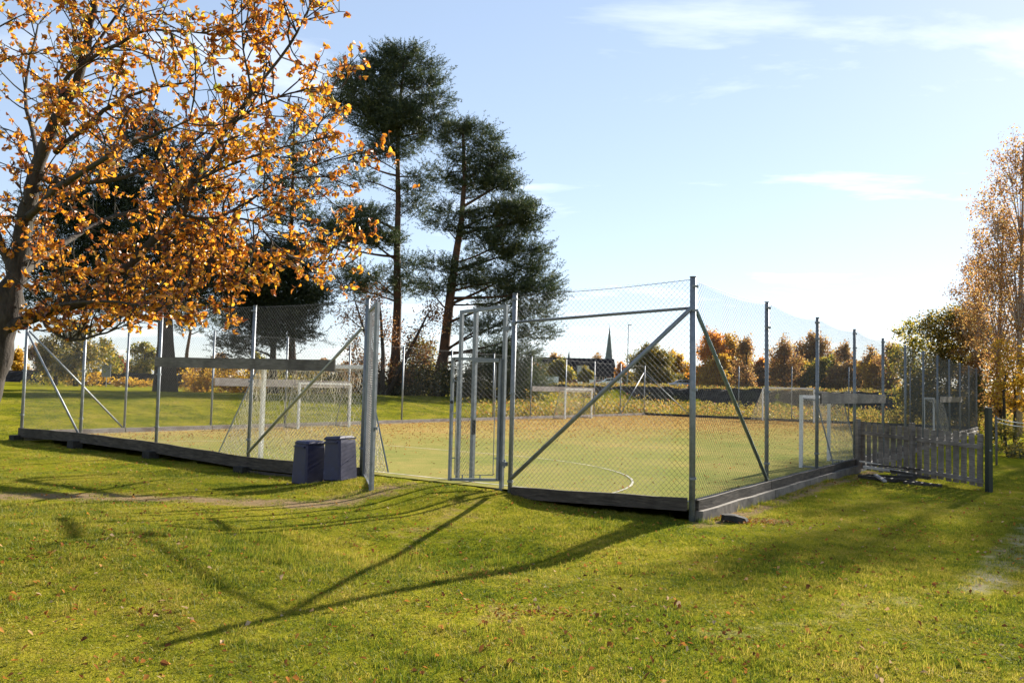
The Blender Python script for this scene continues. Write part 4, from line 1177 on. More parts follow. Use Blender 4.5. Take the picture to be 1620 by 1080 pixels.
shrub('dense olive bush at the foot of the fence corner, behind the small goal', [(1450, 650, 26, 14), (1480, 640, 26, 20), (1465, 625, 24, 18)], 50, 120, LEAF_OLIVE, 600)
shrub('dense dark bush right of the small goal, behind the fence', [(1515, 640, 28, 22), (1545, 645, 26, 20), (1530, 615, 26, 20), (1500, 655, 26, 12)], 49, 121, LEAF_SHRUB, 600)
shrub('orange-brown bush between the birch trunks', [(1572, 640, 20, 20), (1595, 630, 20, 22), (1585, 600, 18, 22, .7)], 43, 122, LEAF_RUST, 450)
shrub('olive bush in the grass behind the dark green post', [(1590, 690, 26, 18), (1612, 700, 24, 18), (1600, 715, 30, 12), (1578, 680, 16, 16)], 27, 99, LEAF_OLIVE, 900, .10)
# rope barrier at the right edge
rp0, rp1 = at(1576, 661, 24.), at(1660, 668, 22.)
rt = thing('rope_barrier', 'white double rope stretched from behind the green post to the right edge', 'rope', (rp0[0], rp0[1], 0))
for dz in (0, -.10):
    m_ = MB(); m_.tube([p + np.array([0, 0, dz]) for p in bez(rp0, rp1, (0, 0, -.16), 9)], .010, 5); m_.build('rope', WHITEPAINT, rt, True)
for p in (rp0, rp1):
    m_ = MB(); m_.tube([(p[0], p[1], gz(p[0], p[1]) - .2), (p[0], p[1], p[2] + .06)], .03, 7); m_.build('stake', WOOD_GREY, rt, True)

# ================================================================== THE NEAR TREE, ORANGE LEAVES
r_ = np.random.default_rng(101)
wb0 = at(-78, 838, 9.5)
wb = thing('whitebeam_tree', 'near tree with bright orange leaves leaning in from the left edge', 'tree', (wb0[0], wb0[1], gz(wb0[0], wb0[1])))
LIMBS = {
 'trunk': [(-80, 845, 9.5, .25), (-55, 740, 9.5, .21), (-28, 640, 9.5, .185), (-8, 570, 9.5, .17), (10, 505, 9.5, .155), (25, 440, 9.5, .125), (40, 350, 9.5, .10), (55, 280, 9.5, .085), (92, 190, 9.4, .07), (128, 105, 9.4, .055), (148, 20, 9.4, .04), (160, -70, 9.4, .028)],
 'b': [(5, 525, 9.5, .10), (62, 497, 9.4, .082), (150, 465, 9.2, .07), (231, 391, 9.1, .06), (289, 342, 9.0, .05), (304, 289, 8.9, .042), (355, 209, 8.9, .032), (400, 147, 8.8, .025), (458, 71, 8.8, .018), (493, 5, 8.8, .010)],
 'b2': [(357, 205, 8.9, .022), (400, 173, 8.9, .018), (462, 147, 8.9, .013), (538, 140, 9.0, .006)],
 'b3': [(289, 342, 9.0, .026), (340, 345, 9.1, .022), (391, 320, 9.2, .018), (444, 284, 9.3, .013), (500, 262, 9.4, .010), (556, 236, 9.4, .005)],
 'b4': [(340, 345, 9.1, .018), (400, 350, 9.2, .014), (440, 392, 9.2, .011), (485, 420, 9.3, .008), (532, 424, 9.3, .004)],
 'b5': [(400, 147, 8.8, .016), (385, 80, 8.8, .012), (382, 0, 8.8, .007)],
 'b6': [(304, 289, 8.9, .022), (360, 262, 8.6, .017), (430, 238, 8.4, .012), (500, 220, 8.3, .007)],
 'd': [(88, 240, 9.4, .045), (147, 191, 9.2, .034), (178, 164, 9.1, .028), (231, 142, 9.0, .02), (307, 129, 8.9, .010)],
 'e': [(92, 190, 9.4, .04), (102, 129, 9.3, .034), (147, 89, 9.2, .028), (191, 67, 9.1, .024), (231, 49, 9.0, .02), (284, 49, 8.9, .014), (351, 55, 8.9, .010), (413, 44, 8.9, .005)],
 'f': [(62, 497, 9.4, .04), (80, 520, 9.3, .03), (112, 538, 9.2, .022), (155, 530, 9.0, .015), (205, 512, 9.0, .008)],
 'g': [(10, 505, 9.5, .08), (-40, 430, 9.7, .06), (-90, 340, 9.9, .045), (-130, 240, 10, .03), (-150, 150, 10, .015)],
 'g2': [(25, 440, 9.5, .07), (-15, 340, 9.3, .05), (-35, 240, 9.1, .038), (-25, 120, 9., .025), (-10, 0, 9., .012)],
 'h': [(40, 350, 9.5, .06), (90, 300, 8.6, .045), (165, 250, 7.9, .03), (240, 215, 7.4, .018), (300, 190, 7.2, .008)],
 'i': [(25, 440, 9.5, .07), (80, 400, 10.6, .05), (160, 350, 11.6, .036), (250, 320, 12.3, .022), (330, 270, 12.6, .010)],
 'j': [(150, 465, 9.2, .045), (240, 440, 9.9, .034), (320, 405, 10.5, .024), (385, 385, 10.9, .012), (430, 350, 11, .006)],
 'k': [(231, 391, 9.1, .03), (290, 402, 9.0, .022), (335, 428, 8.9, .015), (365, 452, 8.9, .007)],
 'l': [(150, 465, 9.2, .03), (215, 466, 9.0, .022), (270, 455, 8.8, .015), (310, 470, 8.7, .007)],
 'm': [(55, 280, 9.5, .05), (110, 290, 9.6, .038), (200, 280, 9.6, .028), (290, 235, 9.6, .018), (350, 190, 9.6, .008)],
 'n': [(128, 105, 9.4, .03), (180, 30, 9.6, .02), (230, -40, 9.8, .012)],
 'o': [(40, 350, 9.5, .05), (60, 250, 10.4, .038), (40, 150, 11, .026), (60, 40, 11.3, .014)],
 'p': [(62, 497, 9.4, .03), (110, 480, 8.8, .024), (190, 478, 8.3, .016), (250, 492, 8.1, .008)],
}
tw = MB(); LP = []; LD = []; nodes = []
for nm, pts in LIMBS.items():
    path = [at(x, y, Y) for x, y, Y, _ in pts]; rad = [q[3] * (.92 if nm == 'trunk' else .78) for q in pts]
    if nm == 'trunk': path[0][2] = gz(*path[0][:2]) - .2
    # smooth and roughen
    fine = []; fr_ = []
    for i in range(len(path) - 1):
        p0 = path[max(i - 1, 0)]; p1 = path[i]; p2 = path[i + 1]; p3 = path[min(i + 2, len(path) - 1)]
        for s in np.linspace(0, 1, 5)[:-1]:
            c = .5 * ((2 * p1) + (-p0 + p2) * s + (2 * p0 - 5 * p1 + 4 * p2 - p3) * s * s + (-p0 + 3 * p1 - 3 * p2 + p3) * s ** 3)
            rr_ = rad[i] * (1 - s) + rad[i + 1] * s
            fine.append(c + r_.normal(0, min(.012, rr_ * .25), 3)); fr_.append(rr_ * r_.uniform(.93, 1.08))
    fine.append(path[-1]); fr_.append(rad[-1])
    m_ = MB(); m_.tube(fine, fr_, 12 if nm == 'trunk' else 8)
    m_.build('trunk' if nm == 'trunk' else 'limb', BARK, wb, True)
    # twigs and leaves
    DEN = {'trunk': .8, 'b': .75, 'b2': .5, 'b3': .5, 'b4': .45, 'b5': .3, 'b6': .4, 'd': .55, 'e': .5, 'h': .3, 'm': .6, 'n': .5, 'j': .6, 'k': .7, 'i': .7, 'l': .55, 'p': .5, 'f': .6}.get(nm, .85)
    L = 0.
    for i in range(1, len(fine)):
        L += np.linalg.norm(fine[i] - fine[i - 1])
        if fr_[i] > .105: continue
        k = 3 if fr_[i] < .03 else (3 if fr_[i] < .06 else 2)
        if nm in ('g', 'g2'): k = 1
        for _ in range(k):
            if r_.random() > DEN * (.75 if nm == 'b' and i > 22 else 1): continue
            d = fine[i] - fine[i - 1]; d /= np.linalg.norm(d) + 1e-9
            q = r_.normal(size=3); q[2] += .25; q = q - d * (q @ d) * .6; q /= np.linalg.norm(q); q = q * .85 + d * .55; q /= np.linalg.norm(q)
            ln = r_.uniform(.2, .8)
            if fine[i][2] + q[2] * ln < 2.3: q[2] = abs(q[2])
            tp = bez(fine[i], fine[i] + q * ln, r_.normal(0, .07, 3), 5)
            tw.tube(tp, [min(fr_[i] * .6, .011), .009, .0075, .006, .004], 4)
            for s in (2, 3, 4):
                for _k in range(r_.integers(1, 4)):
                    q2 = r_.normal(size=3); q2 += q * .8; q2 /= np.linalg.norm(q2)
                    l2 = r_.uniform(.06, .26); e_ = tp[s] + q2 * l2
                    tw.tube([tp[s], (tp[s] + e_) / 2 + r_.normal(0, .015, 3), e_], [.005, .004, .003], 3, False)
                    for _l in range(r_.integers(3, 8)):
                        LP.append(e_ - q2 * l2 * r_.uniform(0, .5)); v_ = q2 * .6 + r_.normal(size=3) * .8 + np.array([0, 0, -.35]); LD.append(v_ / np.linalg.norm(v_))
tw.build('twigs', BARK, wb, False, kind='stuff')
LP = np.array(LP); LD = np.array(LD); _k = LP[:, 2] > 2.22 + r_.normal(0, .08, len(LP)); LP = LP[_k]; LD = LD[_k]; nL = len(LP)
# lobed leaf outline, folded along the midrib: (along, across)
OUT = [(0, 0), (.16, .20), (.34, .34), (.44, .28), (.56, .36), (.68, .24), (.80, .22), (1.0, 0)]
lv = [(x, 0, 0) for x in (0, .34, .56, .8, 1.0)]
def leaf_template(curl):
    mid = [(0, 0, 0), (.34, 0, 0), (.56, 0, .0), (.80, 0, 0), (1., 0, 0)]
    V = []; 
    for x, y in OUT: V.append((x, y, abs(y) * (.45 + curl) - curl * x * x))
    for x, y in OUT[1:-1]: V.append((x, -y, abs(y) * (.25 + curl * .5) - curl * x * x))
    V.append((.5, 0, -curl * .25))
    c = len(V) - 1
    ring = [0, 1, 2, 3, 4, 5, 6, 7, 13, 12, 11, 10, 9, 8]
    return np.array(V), [(c, ring[i], ring[(i + 1) % 14]) for i in range(14)]
size = .034 + .048 * r_.beta(1.6, 1.9, nL)
side = np.cross(LD, r_.normal(size=(nL, 3))); side /= np.linalg.norm(side, axis=1)[:, None]
nrm_ = np.cross(LD, side)
rnd_l = np.clip(r_.beta(1.8, 1.35, nL), 0, 1)
pxz = (LP - CAM) @ vF
scr = np.stack([810 + FPX * ((LP - CAM) @ vR) / pxz, 540 - FPX * ((LP - CAM) @ vU) / pxz], 1)
inview = (scr[:, 0] > 0) & (scr[:, 0] < 620) & (scr[:, 1] > 0) & (scr[:, 1] < 560)
score = np.where(inview, size / pxz, -1)
big = set(np.argsort(-score)[:290].tolist())
TV, TF = leaf_template(.4)
# the rest of the leaves: one part
idx = np.array([i for i in range(nL) if i not in big])
V = (LP[idx][:, None] + LD[idx][:, None] * (TV[None, :, :1] * size[idx][:, None, None]) + side[idx][:, None] * (TV[None, :, 1:2] * size[idx][:, None, None]) + nrm_[idx][:, None] * (TV[None, :, 2:3] * size[idx][:, None, None]))
nvt = len(TV); TFa = np.array(TF)
Fl = (TFa[None] + (np.arange(len(idx)) * nvt)[:, None, None]).reshape(-1, 3)
np_mesh('foliage', V.reshape(-1, 3), Fl, LEAF_WB, wb, np.repeat(rnd_l[idx], len(TF)), kind='stuff')
# the leaves that show largest: one object each, sharing a few meshes
tmpl = []
for k in range(9):
    me = bpy.data.meshes.new('leaf')
    v_, f_ = leaf_template((.2, .45, .8)[k % 3])
    me.from_pydata([tuple(q) for q in v_], [], f_)
    a_ = me.attributes.new('rnd', 'FLOAT', 'FACE'); a_.data.foreach_set('value', np.full(len(f_), .1 + .1 * k, np.float32))
    me.materials.append(LEAF_WB); tmpl.append(me)
inv = Matrix.Translation(wb.location).inverted()
for i in sorted(big):
    o = bpy.data.objects.new('leaf', tmpl[int(np.clip(rnd_l[i] * 9, 0, 8))])
    col.objects.link(o); o.parent = wb; o.matrix_parent_inverse = inv
    m_ = Matrix((Vector(LD[i]), Vector(side[i]), Vector(nrm_[i]))).transposed().to_4x4() @ Matrix.Scale(float(size[i]), 4)
    m_.translation = Vector(LP[i])
    o.matrix_basis = m_

# ================================================================== FAR BUILDINGS, CARS, LAMP
BRICK = plain('red_brick', (.20, .075, .05), .9, 0, .3, 3)
ROOFD = plain('dark_roof', (.012, .012, .016), .95, 0, .3, 1.2, .05)
ROOFB = plain('brown_roof', (.14, .075, .05), .8, 0, .25, 1.2)
PALEWALL = plain('pale_render', (.48, .47, .46), .85, 0, .1, 1)
COPPER = plain('dark_copper', (.07, .095, .10), .6, 0, .25, 2)
GLASSD = plain('dark_glass', (.02, .025, .03), .12, 0, .1, 1)
def P2(x, y, Y): return at(x, y, Y)
ch = at(910, 612, 235)
chz = gz(ch[0], ch[1])
church = thing('church_hall', 'long brick church hall with steep dark roof, pale gable and pale dormer', 'building', (ch[0], ch[1], chz))
xl, xr = at(852, 600, 235)[0], at(973, 600, 235)[0]
ze = at(960, 592, 235)[2]; zr = at(910, 566, 240)[2]; Yf, Yb = 235., 247.
m_ = MB()
m_.prism([(xl, Yf, chz - 1), (xr, Yf, chz - 1), (xr, Yf, ze), (xl, Yf, ze)], (0, Yb - Yf, 0)); m_.build('wall', BRICK, church)
m_ = MB()
ym = (Yf + Yb) / 2
m_.prism([(xl - .4, Yf - .9, ze - .5), (xl - .4, ym, zr), (xl - .4, Yb + .9, ze - .5), (xl - .4, Yb + .9, ze - .75), (xl - .4, ym, zr - .3), (xl - .4, Yf - .9, ze - .75)], (xr - xl + .8, 0, 0))
rf = m_.build('roof', ROOFD, church)
m_ = MB(); m_.prism([(xl - .2, Yf, ze - .4), (xr + .2, Yf, ze - .4), (xr + .2, Yb, ze - .4), (xl - .2, Yb, ze - .4)], (0, 0, .25)); m_.build('ceiling', WOOD_DARK, church)
for xx in (xl + .05, xr - .05):
    m_ = MB(); m_.prism([(xx, Yf, ze - .3), (xx, Yb, ze - .3), (xx, ym, zr - .35)], (.1, 0, 0)); m_.build('gable', PALEWALL, church)
# projecting pale gable at the left end
g0, g1, gt = at(846, 590, 233), at(863, 589, 233), at(854, 570, 233)
m_ = MB(); m_.prism([(g0[0] - .6, 232.4, chz - 1), (g1[0] + .4, 232.4, chz - 1), (g1[0] + .4, 232.4, g1[2]), (gt[0], 232.4, gt[2]), (g0[0] - .6, 232.4, g0[2])], (0, 5, 0)); m_.build('gable', PALEWALL, church)
m_ = MB(); m_.prism([(gt[0] - .1, 232, gt[2] + .35), (g1[0] + 1.0, 232, g1[2] - .1), (g1[0] + 1.0, 232, g1[2] - .45), (gt[0] - .1, 232, gt[2])], (0, 8, 0)); m_.build('gable_roof', ROOFD, church)
m_ = MB(); m_.prism([(gt[0] - .1, 232.003, gt[2] + .35), (gt[0] - .1, 232.003, gt[2]), (g0[0] - 1.2, 232.003, g0[2] - .45), (g0[0] - 1.2, 232.003, g0[2] - .1)], (0, 8, 0)); m_.build('gable_roof', ROOFD, church)
d0, d1 = at(914, 592, 233.2), at(932, 578, 233.2)
m_ = MB(); m_.prism([(d0[0], 233.6, d0[2]), (d1[0], 233.6, d0[2]), (d1[0], 233.6, d1[2]), (d0[0], 233.6, d1[2])], (0, 7, 0)); dm = m_.build('dormer', PALEWALL, church)
m_ = MB(); m_.prism([(d0[0] - .4, 233.2, d1[2] + .01), (d1[0] + .4, 233.2, d1[2] + .01), (d1[0] + .4, 233.2, d1[2] + .3), (d0[0] - .4, 233.2, d1[2] + .3)], (0, 7.6, 0)); m_.build('dormer_roof', ROOFD, dm)
for x in (946, 951, 958, 969):
    p = at(x, 598, 235); m_ = MB(); m_.box((p[0], Yf - .02, p[2]), (.75, .12, 1.1)); w_ = m_.build('window', WHITEPAINT, church)
    m_ = MB(); m_.box((p[0], Yf - .085, p[2]), (.55, .04, .9)); m_.build('pane', GLASSD, w_)
p = at(958.5, 605, 235); m_ = MB(); m_.box((p[0], Yf - .05, p[2]), (2.3, .14, 1.2)); m_.build('door', WHITEPAINT, church)
p = at(900, 566, 241); m_ = MB()
m_.tube([(p[0], 241, zr - .6), (p[0], 241, zr + .6), (p[0], 241, at(900, 555, 241)[2])], [.35, .3, .03], 6); m_.build('ridge_turret', COPPER, rf)
# spire far behind
st = thing('church_tower', 'slim dark church spire rising behind the long roof', 'tower', (*at(964, 612, 330)[:2], 2.5))
p = at(963.6, 566, 330); top = at(964, 516, 330); sx, sy = p[0], 330.
m_ = MB(); m_.tube([(sx, sy, 1), (sx, sy, p[2] - .5)], 1.7, 4, True, math.pi / 4); m_.build('tower_shaft', BRICK, st)
m_ = MB(); m_.tube([(sx, sy, p[2] - .5), (sx, sy, p[2] + .6), (sx, sy, p[2] + 4), (sx, sy, top[2])], [1.8, 1.45, 1.05, .05], 8); m_.build('spire', COPPER, st)
m_ = MB(); m_.tube([(sx, sy, top[2] - .1), (sx, sy, top[2] + .9)], .05, 5); m_.build('finial', COPPER, st)
# brown-roofed house
hc = at(1262, 622, 165); hz = gz(hc[0], hc[1])
hs = thing('house', 'brown-roofed house half hidden by rusty trees behind the bank', 'house', (hc[0], hc[1], hz))
x0, x1 = at(1222, 600, 165)[0], at(1304, 600, 165)[0]; he = at(1262, 600, 165)[2]; hr = at(1264, 562, 165)[2]
m_ = MB(); m_.prism([(x0, 165, hz - 1), (x1, 165, hz - 1), (x1, 165, he), ((x0 + x1) / 2, 165, hr - .25), (x0, 165, he)], (0, 9, 0)); m_.build('wall', BRICK, hs)
m_ = MB(); xm = (x0 + x1) / 2
m_.prism([(xm, 164.5, hr + .15), (x1 + .6, 164.5, he - .4), (x1 + .6, 164.5, he - .7), (xm, 164.5, hr - .15)], (0, 10, 0)); m_.build('roof', ROOFB, hs)
m_ = MB(); m_.prism([(xm, 164.503, hr - .15), (x0 - .6, 164.503, he - .7), (x0 - .6, 164.503, he - .4), (xm, 164.503, hr + .15)], (0, 10, 0)); rf2 = m_.build('roof', ROOFB, hs)
m_ = MB(); m_.box((xm + .6, 168, hr + .5), (.7, .7, 1.6)); m_.build('chimney', BRICK, rf2)
for x in (1248, 1276):
    p = at(x, 604, 165); m_ = MB(); m_.box((p[0], 164.98, p[2]), (1.1, .1, 1.2)); w_ = m_.build('window', WHITEPAINT, hs)
    m_ = MB(); m_.box((p[0], 164.92, p[2]), (.9, .04, 1.0)); m_.build('pane', GLASSD, w_)

def car(label, px, Y, paint, name='parked_car', L=4.4, hgt=1.5):
    p = at(px, 610, Y); z = gz(p[0], Y) + .06; x = p[0]
    t_ = thing(name, label, 'car', (x, Y, z))
    k = L / 4.4
    prof = [(-2.2, .35), (-2.2, .62), (-2.05, .78), (-1.2, .93), (-.55, 1.38), (.1, 1.5), (1.2, 1.47), (1.9, 1.15), (2.15, .98), (2.2, .5), (2.15, .35), (1.75, .30), (1.65, .55), (1.3, .66), (.95, .55), (.85, .28), (-.95, .28), (-1.05, .55), (-1.4, .66), (-1.75, .55), (-1.85, .30)]
    m_ = MB(); m_.prism([(x + a * k, Y - .85, z + b_ * hgt / 1.5) for a, b_ in prof], (0, 1.7, 0)); m_.build('body', paint, t_)
    m_ = MB(); m_.prism([(x + a * k, Y - .865, z + b_ * hgt / 1.5) for a, b_ in [(-1.0, .96), (-.5, 1.31), (.1, 1.42), (.12, .98)]], (0, 1.73, 0)); m_.build('window', GLASSD, t_)
    m_ = MB(); m_.prism([(x + a * k, Y - .865, z + b_ * hgt / 1.5) for a, b_ in [(.2, .98), (.2, 1.42), (1.15, 1.40), (1.7, 1.12), (1.7, 1.02)]], (0, 1.73, 0)); m_.build('window', GLASSD, t_)
    for wx in (-1.4, 1.3):
        for wy in (-.78, .78):
            m_ = MB(); m_.tube([(x + wx * k, Y + wy - .1, z + .31), (x + wx * k, Y + wy + .1, z + .31)], .31, 14); w_ = m_.build('wheel', BLACKPLAST, t_)
            m_ = MB(); s_ = -1 if wy < 0 else 1; m_.tube([(x + wx * k, Y + wy + s_ * .1, z + .31), (x + wx * k, Y + wy + s_ * .115, z + .31)], .19, 10); m_.build('rim', GALV, w_)
    for sy_ in (-.6, .6):
        m_ = MB(); m_.box((x - 2.19 * k, Y + sy_, z + .68), (.06, .3, .13)); m_.build('headlight', WHITEPAINT, t_)
    return t_
SILVER = plain('silver_blue_paint', (.42, .46, .58), .3, .3, .05)
VANW = plain('white_van_paint', (.78, .79, .80), .35, 0, .04)
car('silver-blue estate car on the far road left of the corner post', 1076, 150, SILVER)
car('pale car half hidden by the diagonal brace, right of the church door', 964, 146, VANW)
def van(label, px, Y, L):
    p = at(px, 608, Y); z = gz(p[0], Y) + .05; x = p[0]
    t_ = thing('parked_van', label, 'van', (x, Y, z))
    m_ = MB(); m_.prism([(x - L / 2, Y - .95, z + .35), (x + L / 2, Y - .95, z + .35), (x + L / 2, Y - .95, z + 1.9), (x - L / 2 + .9, Y - .95, z + 1.95), (x - L / 2 + .15, Y - .95, z + 1.15), (x - L / 2, Y - .95, z + 1.0)], (0, 1.9, 0)); m_.build('body', VANW, t_)
    m_ = MB(); m_.prism([(x - L / 2 + .35, Y - .97, z + 1.2), (x - L / 2 + 1.5, Y - .97, z + 1.2), (x - L / 2 + 1.5, Y - .97, z + 1.75), (x - L / 2 + .95, Y - .97, z + 1.78)], (0, 1.94, 0)); m_.build('window', GLASSD, t_)
    for wx in (-L / 2 + .9, L / 2 - .9):
        for wy in (-.85, .85):
            m_ = MB(); m_.tube([(x + wx, Y + wy - .1, z + .33), (x + wx, Y + wy + .1, z + .33)], .33, 12); m_.build('wheel', BLACKPLAST, t_)
van('white van parked left before the dark-roofed hall', 866, 185, 4.8)
def cabinet(label, px, py, Y, w, h):
    p = at(px, py, Y); z = gz(p[0], Y)
    t_ = thing('utility_cabinet', label, 'cabinet', (p[0], Y, z))
    m_ = MB(); m_.box((p[0], Y, z + h / 2), (w, .5, h)); m_.build('case', VANW, t_)
    m_ = MB(); m_.box((p[0], Y, z + h + .03), (w + .1, .6, .06)); m_.build('lid', GALV, t_)
    m_ = MB(); m_.box((p[0] + w * .3, Y - .27, z + h * .5), (.05, .04, .2)); m_.build('handle', BLACKPLAST, t_)
cabinet('small pale roadside cabinet right of the small goal', 937, 610, 120, .8, 1.0)
cabinet('small pale roadside cabinet left of the dormer, farther off', 918, 606, 160, 1.0, .9)
lp = at(992, 612, 118); lz = gz(lp[0], lp[1]); lt = at(992, 514, 118)[2]
lamp = thing('street_lamp', 'thin tall street lamp right of the church spire', 'lamp', (lp[0], lp[1], lz))
m_ = MB(); m_.tube([(lp[0], lp[1], lz - .2), (lp[0] + .05, lp[1], lt)], [.085, .05], 8); m_.build('pole', GALV, lamp)
m_ = MB(); m_.box((lp[0] + .22, lp[1], lt + .03), (.6, .22, .1)); m_.build('lamp_head', GALV, lamp)
sp = at(168, 603, 70); sz = gz(sp[0], sp[1])
sg = thing('road_sign', 'grey back of a road sign beyond the lawn, between fence posts', 'sign', (sp[0], sp[1], sz))
m_ = MB(); m_.tube([(sp[0], sp[1], sz - .2), (sp[0], sp[1], at(168, 577, 70)[2])], .035, 8); m_.build('pole', GALV, sg)
m_ = MB(); m_.box((sp[0], sp[1] - .06, at(168, 586, 70)[2]), (.75, .03, 1.1)); m_.build('sign_plate', GALV, sg)

# ================================================================== GROUND COVER
# weeds along the far end and the back
r_ = np.random.default_rng(55)
def weeds(name, pts, hmin, hmax, size, per, label=None):
    P = []
    for (x, y) in pts:
        hh = r_.uniform(hmin, hmax); n = int(per * hh / hmax) + 3; z = float(H(x, y))
        q = np.stack([x + r_.normal(0, .16, n), y + r_.normal(0, .16, n), z + hh * r_.random(n) ** .7], 1); P.append(q)
    return leaf_quads(np.concatenate(P), size, r_, WEED, name, None, 2.2, .6)
pts = []
while len(pts) < 2300:
    a, b = r_.uniform(-10, 24), r_.uniform(41.4, 56)
    pts.append(tuple(W(a, b)[:2]))
while len(pts) < 3000:
    a, b = r_.uniform(20.8, 23.5), r_.uniform(25, 44)
    pts.append(tuple(W(a, b)[:2]))
while len(pts) < 3400:
    a, b = r_.uniform(23, 40), r_.uniform(38, 58)
    pts.append(tuple(W(a, b)[:2]))
weeds('tall_weeds', pts, .25, 1.15, .16, 14)
pts = []
while len(pts) < 900:
    a, b = r_.uniform(-8, 40), r_.uniform(59.5, 63)
    pts.append(tuple(W(a, b)[:2]))
weeds('verge_weeds', pts, .1, .45, .18, 9)

# grass: patches of blades set over the lawn
src = bpy.data.collections.new('grass_patches')
def patch(seed, side, n, hmin, hmax, wmin, wmax):
    q = np.random.default_rng(seed)
    tuf = q.uniform(-side / 2, side / 2, (26, 2)); x = np.where((q.random(n) < .55)[:, None], tuf[q.integers(0, 26, n)] + q.normal(0, .012, (n, 2)), q.uniform(-side / 2, side / 2, (n, 2))); base = np.stack([x[:, 0], x[:, 1], np.full(n, -.012)], 1)
    d = q.normal(size=(n, 3)); d[:, 2] = np.abs(d[:, 2]) * .4 + 1.15; d /= np.linalg.norm(d, axis=1)[:, None]
    L = (q.uniform(hmin, hmax, n) * np.where(q.random(n) < .06, 1.6, 1))[:, None]
    an = q.uniform(0, 2 * math.pi, n); s = np.stack([np.cos(an), np.sin(an), np.zeros(n)], 1); w_ = q.uniform(wmin, wmax, n)[:, None]
    bend = q.normal(size=(n, 3)) * L * .28; bend[:, 2] = -abs(bend[:, 2]) * .6
    mid = base + d * L * .55; tip = base + d * L + bend
    V = np.stack([base - s * w_ * .5, base + s * w_ * .5, mid + s * w_ * .42, mid - s * w_ * .42, tip], 1).reshape(-1, 3)
    o = np.arange(n) * 5
    Fq = np.concatenate([np.stack([o, o + 1, o + 2], 1), np.stack([o, o + 2, o + 3], 1), np.stack([o + 3, o + 2, o + 4], 1)])
    rd = q.random(n); rd = np.concatenate([rd, rd, rd])
    ob = np_mesh('grass_patch', V, Fq, BLADE, None, rd)
    col.objects.unlink(ob); src.objects.link(ob)
for k in range(6): patch(200 + k, .30, 380, .010, .052, .0032, .0062)
r_ = np.random.default_rng(77)
pts = []
for y0, y1, stp in ((4.2, 9.5, .15), (9.5, 15.0, .19), (15.0, 24., .26)):
    for y in np.arange(y0, y1, stp):
        hw = .66 * y + .8
        for x in np.arange(-hw, hw, stp): pts.append((x + r_.uniform(-.07, .07), y + r_.uniform(-.07, .07)))
back = []
for ya in np.arange(20.3, 44, .42):
    for yb in np.arange(-6, 46, .42):
        q = W(ya + r_.uniform(-.2, .2), yb + r_.uniform(-.2, .2)); back.append((q[0], q[1]))
edge = []
for cx_, cy_, sx2, sy2, n_ in ((-.9, 9.4, 1.6, .45, 90), (-3.4, 9.6, 1.1, .35, 40), (.9, 8.6, .9, .3, 30), (-2.2, 6.4, 1.5, .5, 40), (2.6, 6.0, 1.6, .5, 45), (4.5, 10.5, 1.6, .6, 35), (-5.5, 7.6, 1.4, .5, 35)):
    for k in range(n_): edge.append((cx_ + r_.normal(0, sx2), cy_ + r_.normal(0, sy2)))
nclump = len(edge)
for q0, q1, n_ in ((W(-.2, 0), W(-.22, 11), 75), (W(3.2, -.16), W(.1, -.16), 30), (W(20, -.2), W(7, -.2), 60), (W(-.25, .3), W(-.9, 1.6), 12)):
    for k in range(n_):
        if r_.random() < .35: continue
        s_ = k / n_; q = q0 * (1 - s_) + q1 * s_; edge.append((q[0] + r_.normal(0, .05), q[1] + r_.normal(0, .05)))
nback = len(back)
pts = np.array(pts + back); pts = np.concatenate([pts, np.array(edge)])
ne = len(edge); big_ = np.concatenate([np.zeros(len(pts) - nback - ne), np.ones(nback), np.zeros(ne)]).astype(bool); edge_ = np.arange(len(pts)) >= len(pts) - ne
aa = (pts - A0) @ uA; bb = (pts - A0) @ vB
keep = ~((aa > -.22) & (aa < LA + .2) & (bb > -.12) & (bb < LB))
keep &= (np.abs(pts[:, 0]) < .70 * pts[:, 1] + 1) & (big_ | (aa < 20.3))
keep &= r_.random(len(pts)) > np.clip(wear_at(pts[:, 0], pts[:, 1]) * 1.15 - .12, 0, .93)
keep &= r_.random(len(pts)) > np.clip(gravel_at(pts[:, 0], pts[:, 1]) * 1.1 - .25, 0, .85)
keep |= edge_ & (aa * bb < 1e9) & ~((aa > -.15) & (bb > -.1) & (bb < 40))
pts = pts[keep]; big_ = big_[keep]; edge_ = edge_[keep]
z = H(pts[:, 0], pts[:, 1])
pm = bpy.data.meshes.new('lawn_grass')
pm.vertices.add(len(pts)); pm.vertices.foreach_set('co', np.stack([pts[:, 0], pts[:, 1], z], 1).astype(np.float32).ravel())
rot = pm.attributes.new('rot', 'FLOAT_VECTOR', 'POINT')
eps = .1
sx_ = (H(pts[:, 0] + eps, pts[:, 1]) - H(pts[:, 0] - eps, pts[:, 1])) / (2 * eps); sy_ = (H(pts[:, 0], pts[:, 1] + eps) - H(pts[:, 0], pts[:, 1] - eps)) / (2 * eps)
rot.data.foreach_set('vector', np.stack([np.arctan(sy_), -np.arctan(sx_), np.zeros(len(pts))], 1).astype(np.float32).ravel())
sc_ = pm.attributes.new('sc', 'FLOAT_VECTOR', 'POINT')
lush = (.85 + .45 * np.sin(pts[:, 0] * .9 + 1) * np.cos(pts[:, 1] * 1.1) + .35 * np.sin(pts[:, 0] * 3.3 + 2.1 * np.sin(pts[:, 1] * 2.2)) * np.sin(pts[:, 1] * 4.1 + pts[:, 0] * 1.7)
        + .8 * np.exp(-(((pts[:, 0] + .9) / 2.4) ** 2 + ((pts[:, 1] - 9.4) / .9) ** 2)) + r_.normal(0, .28, len(pts)))
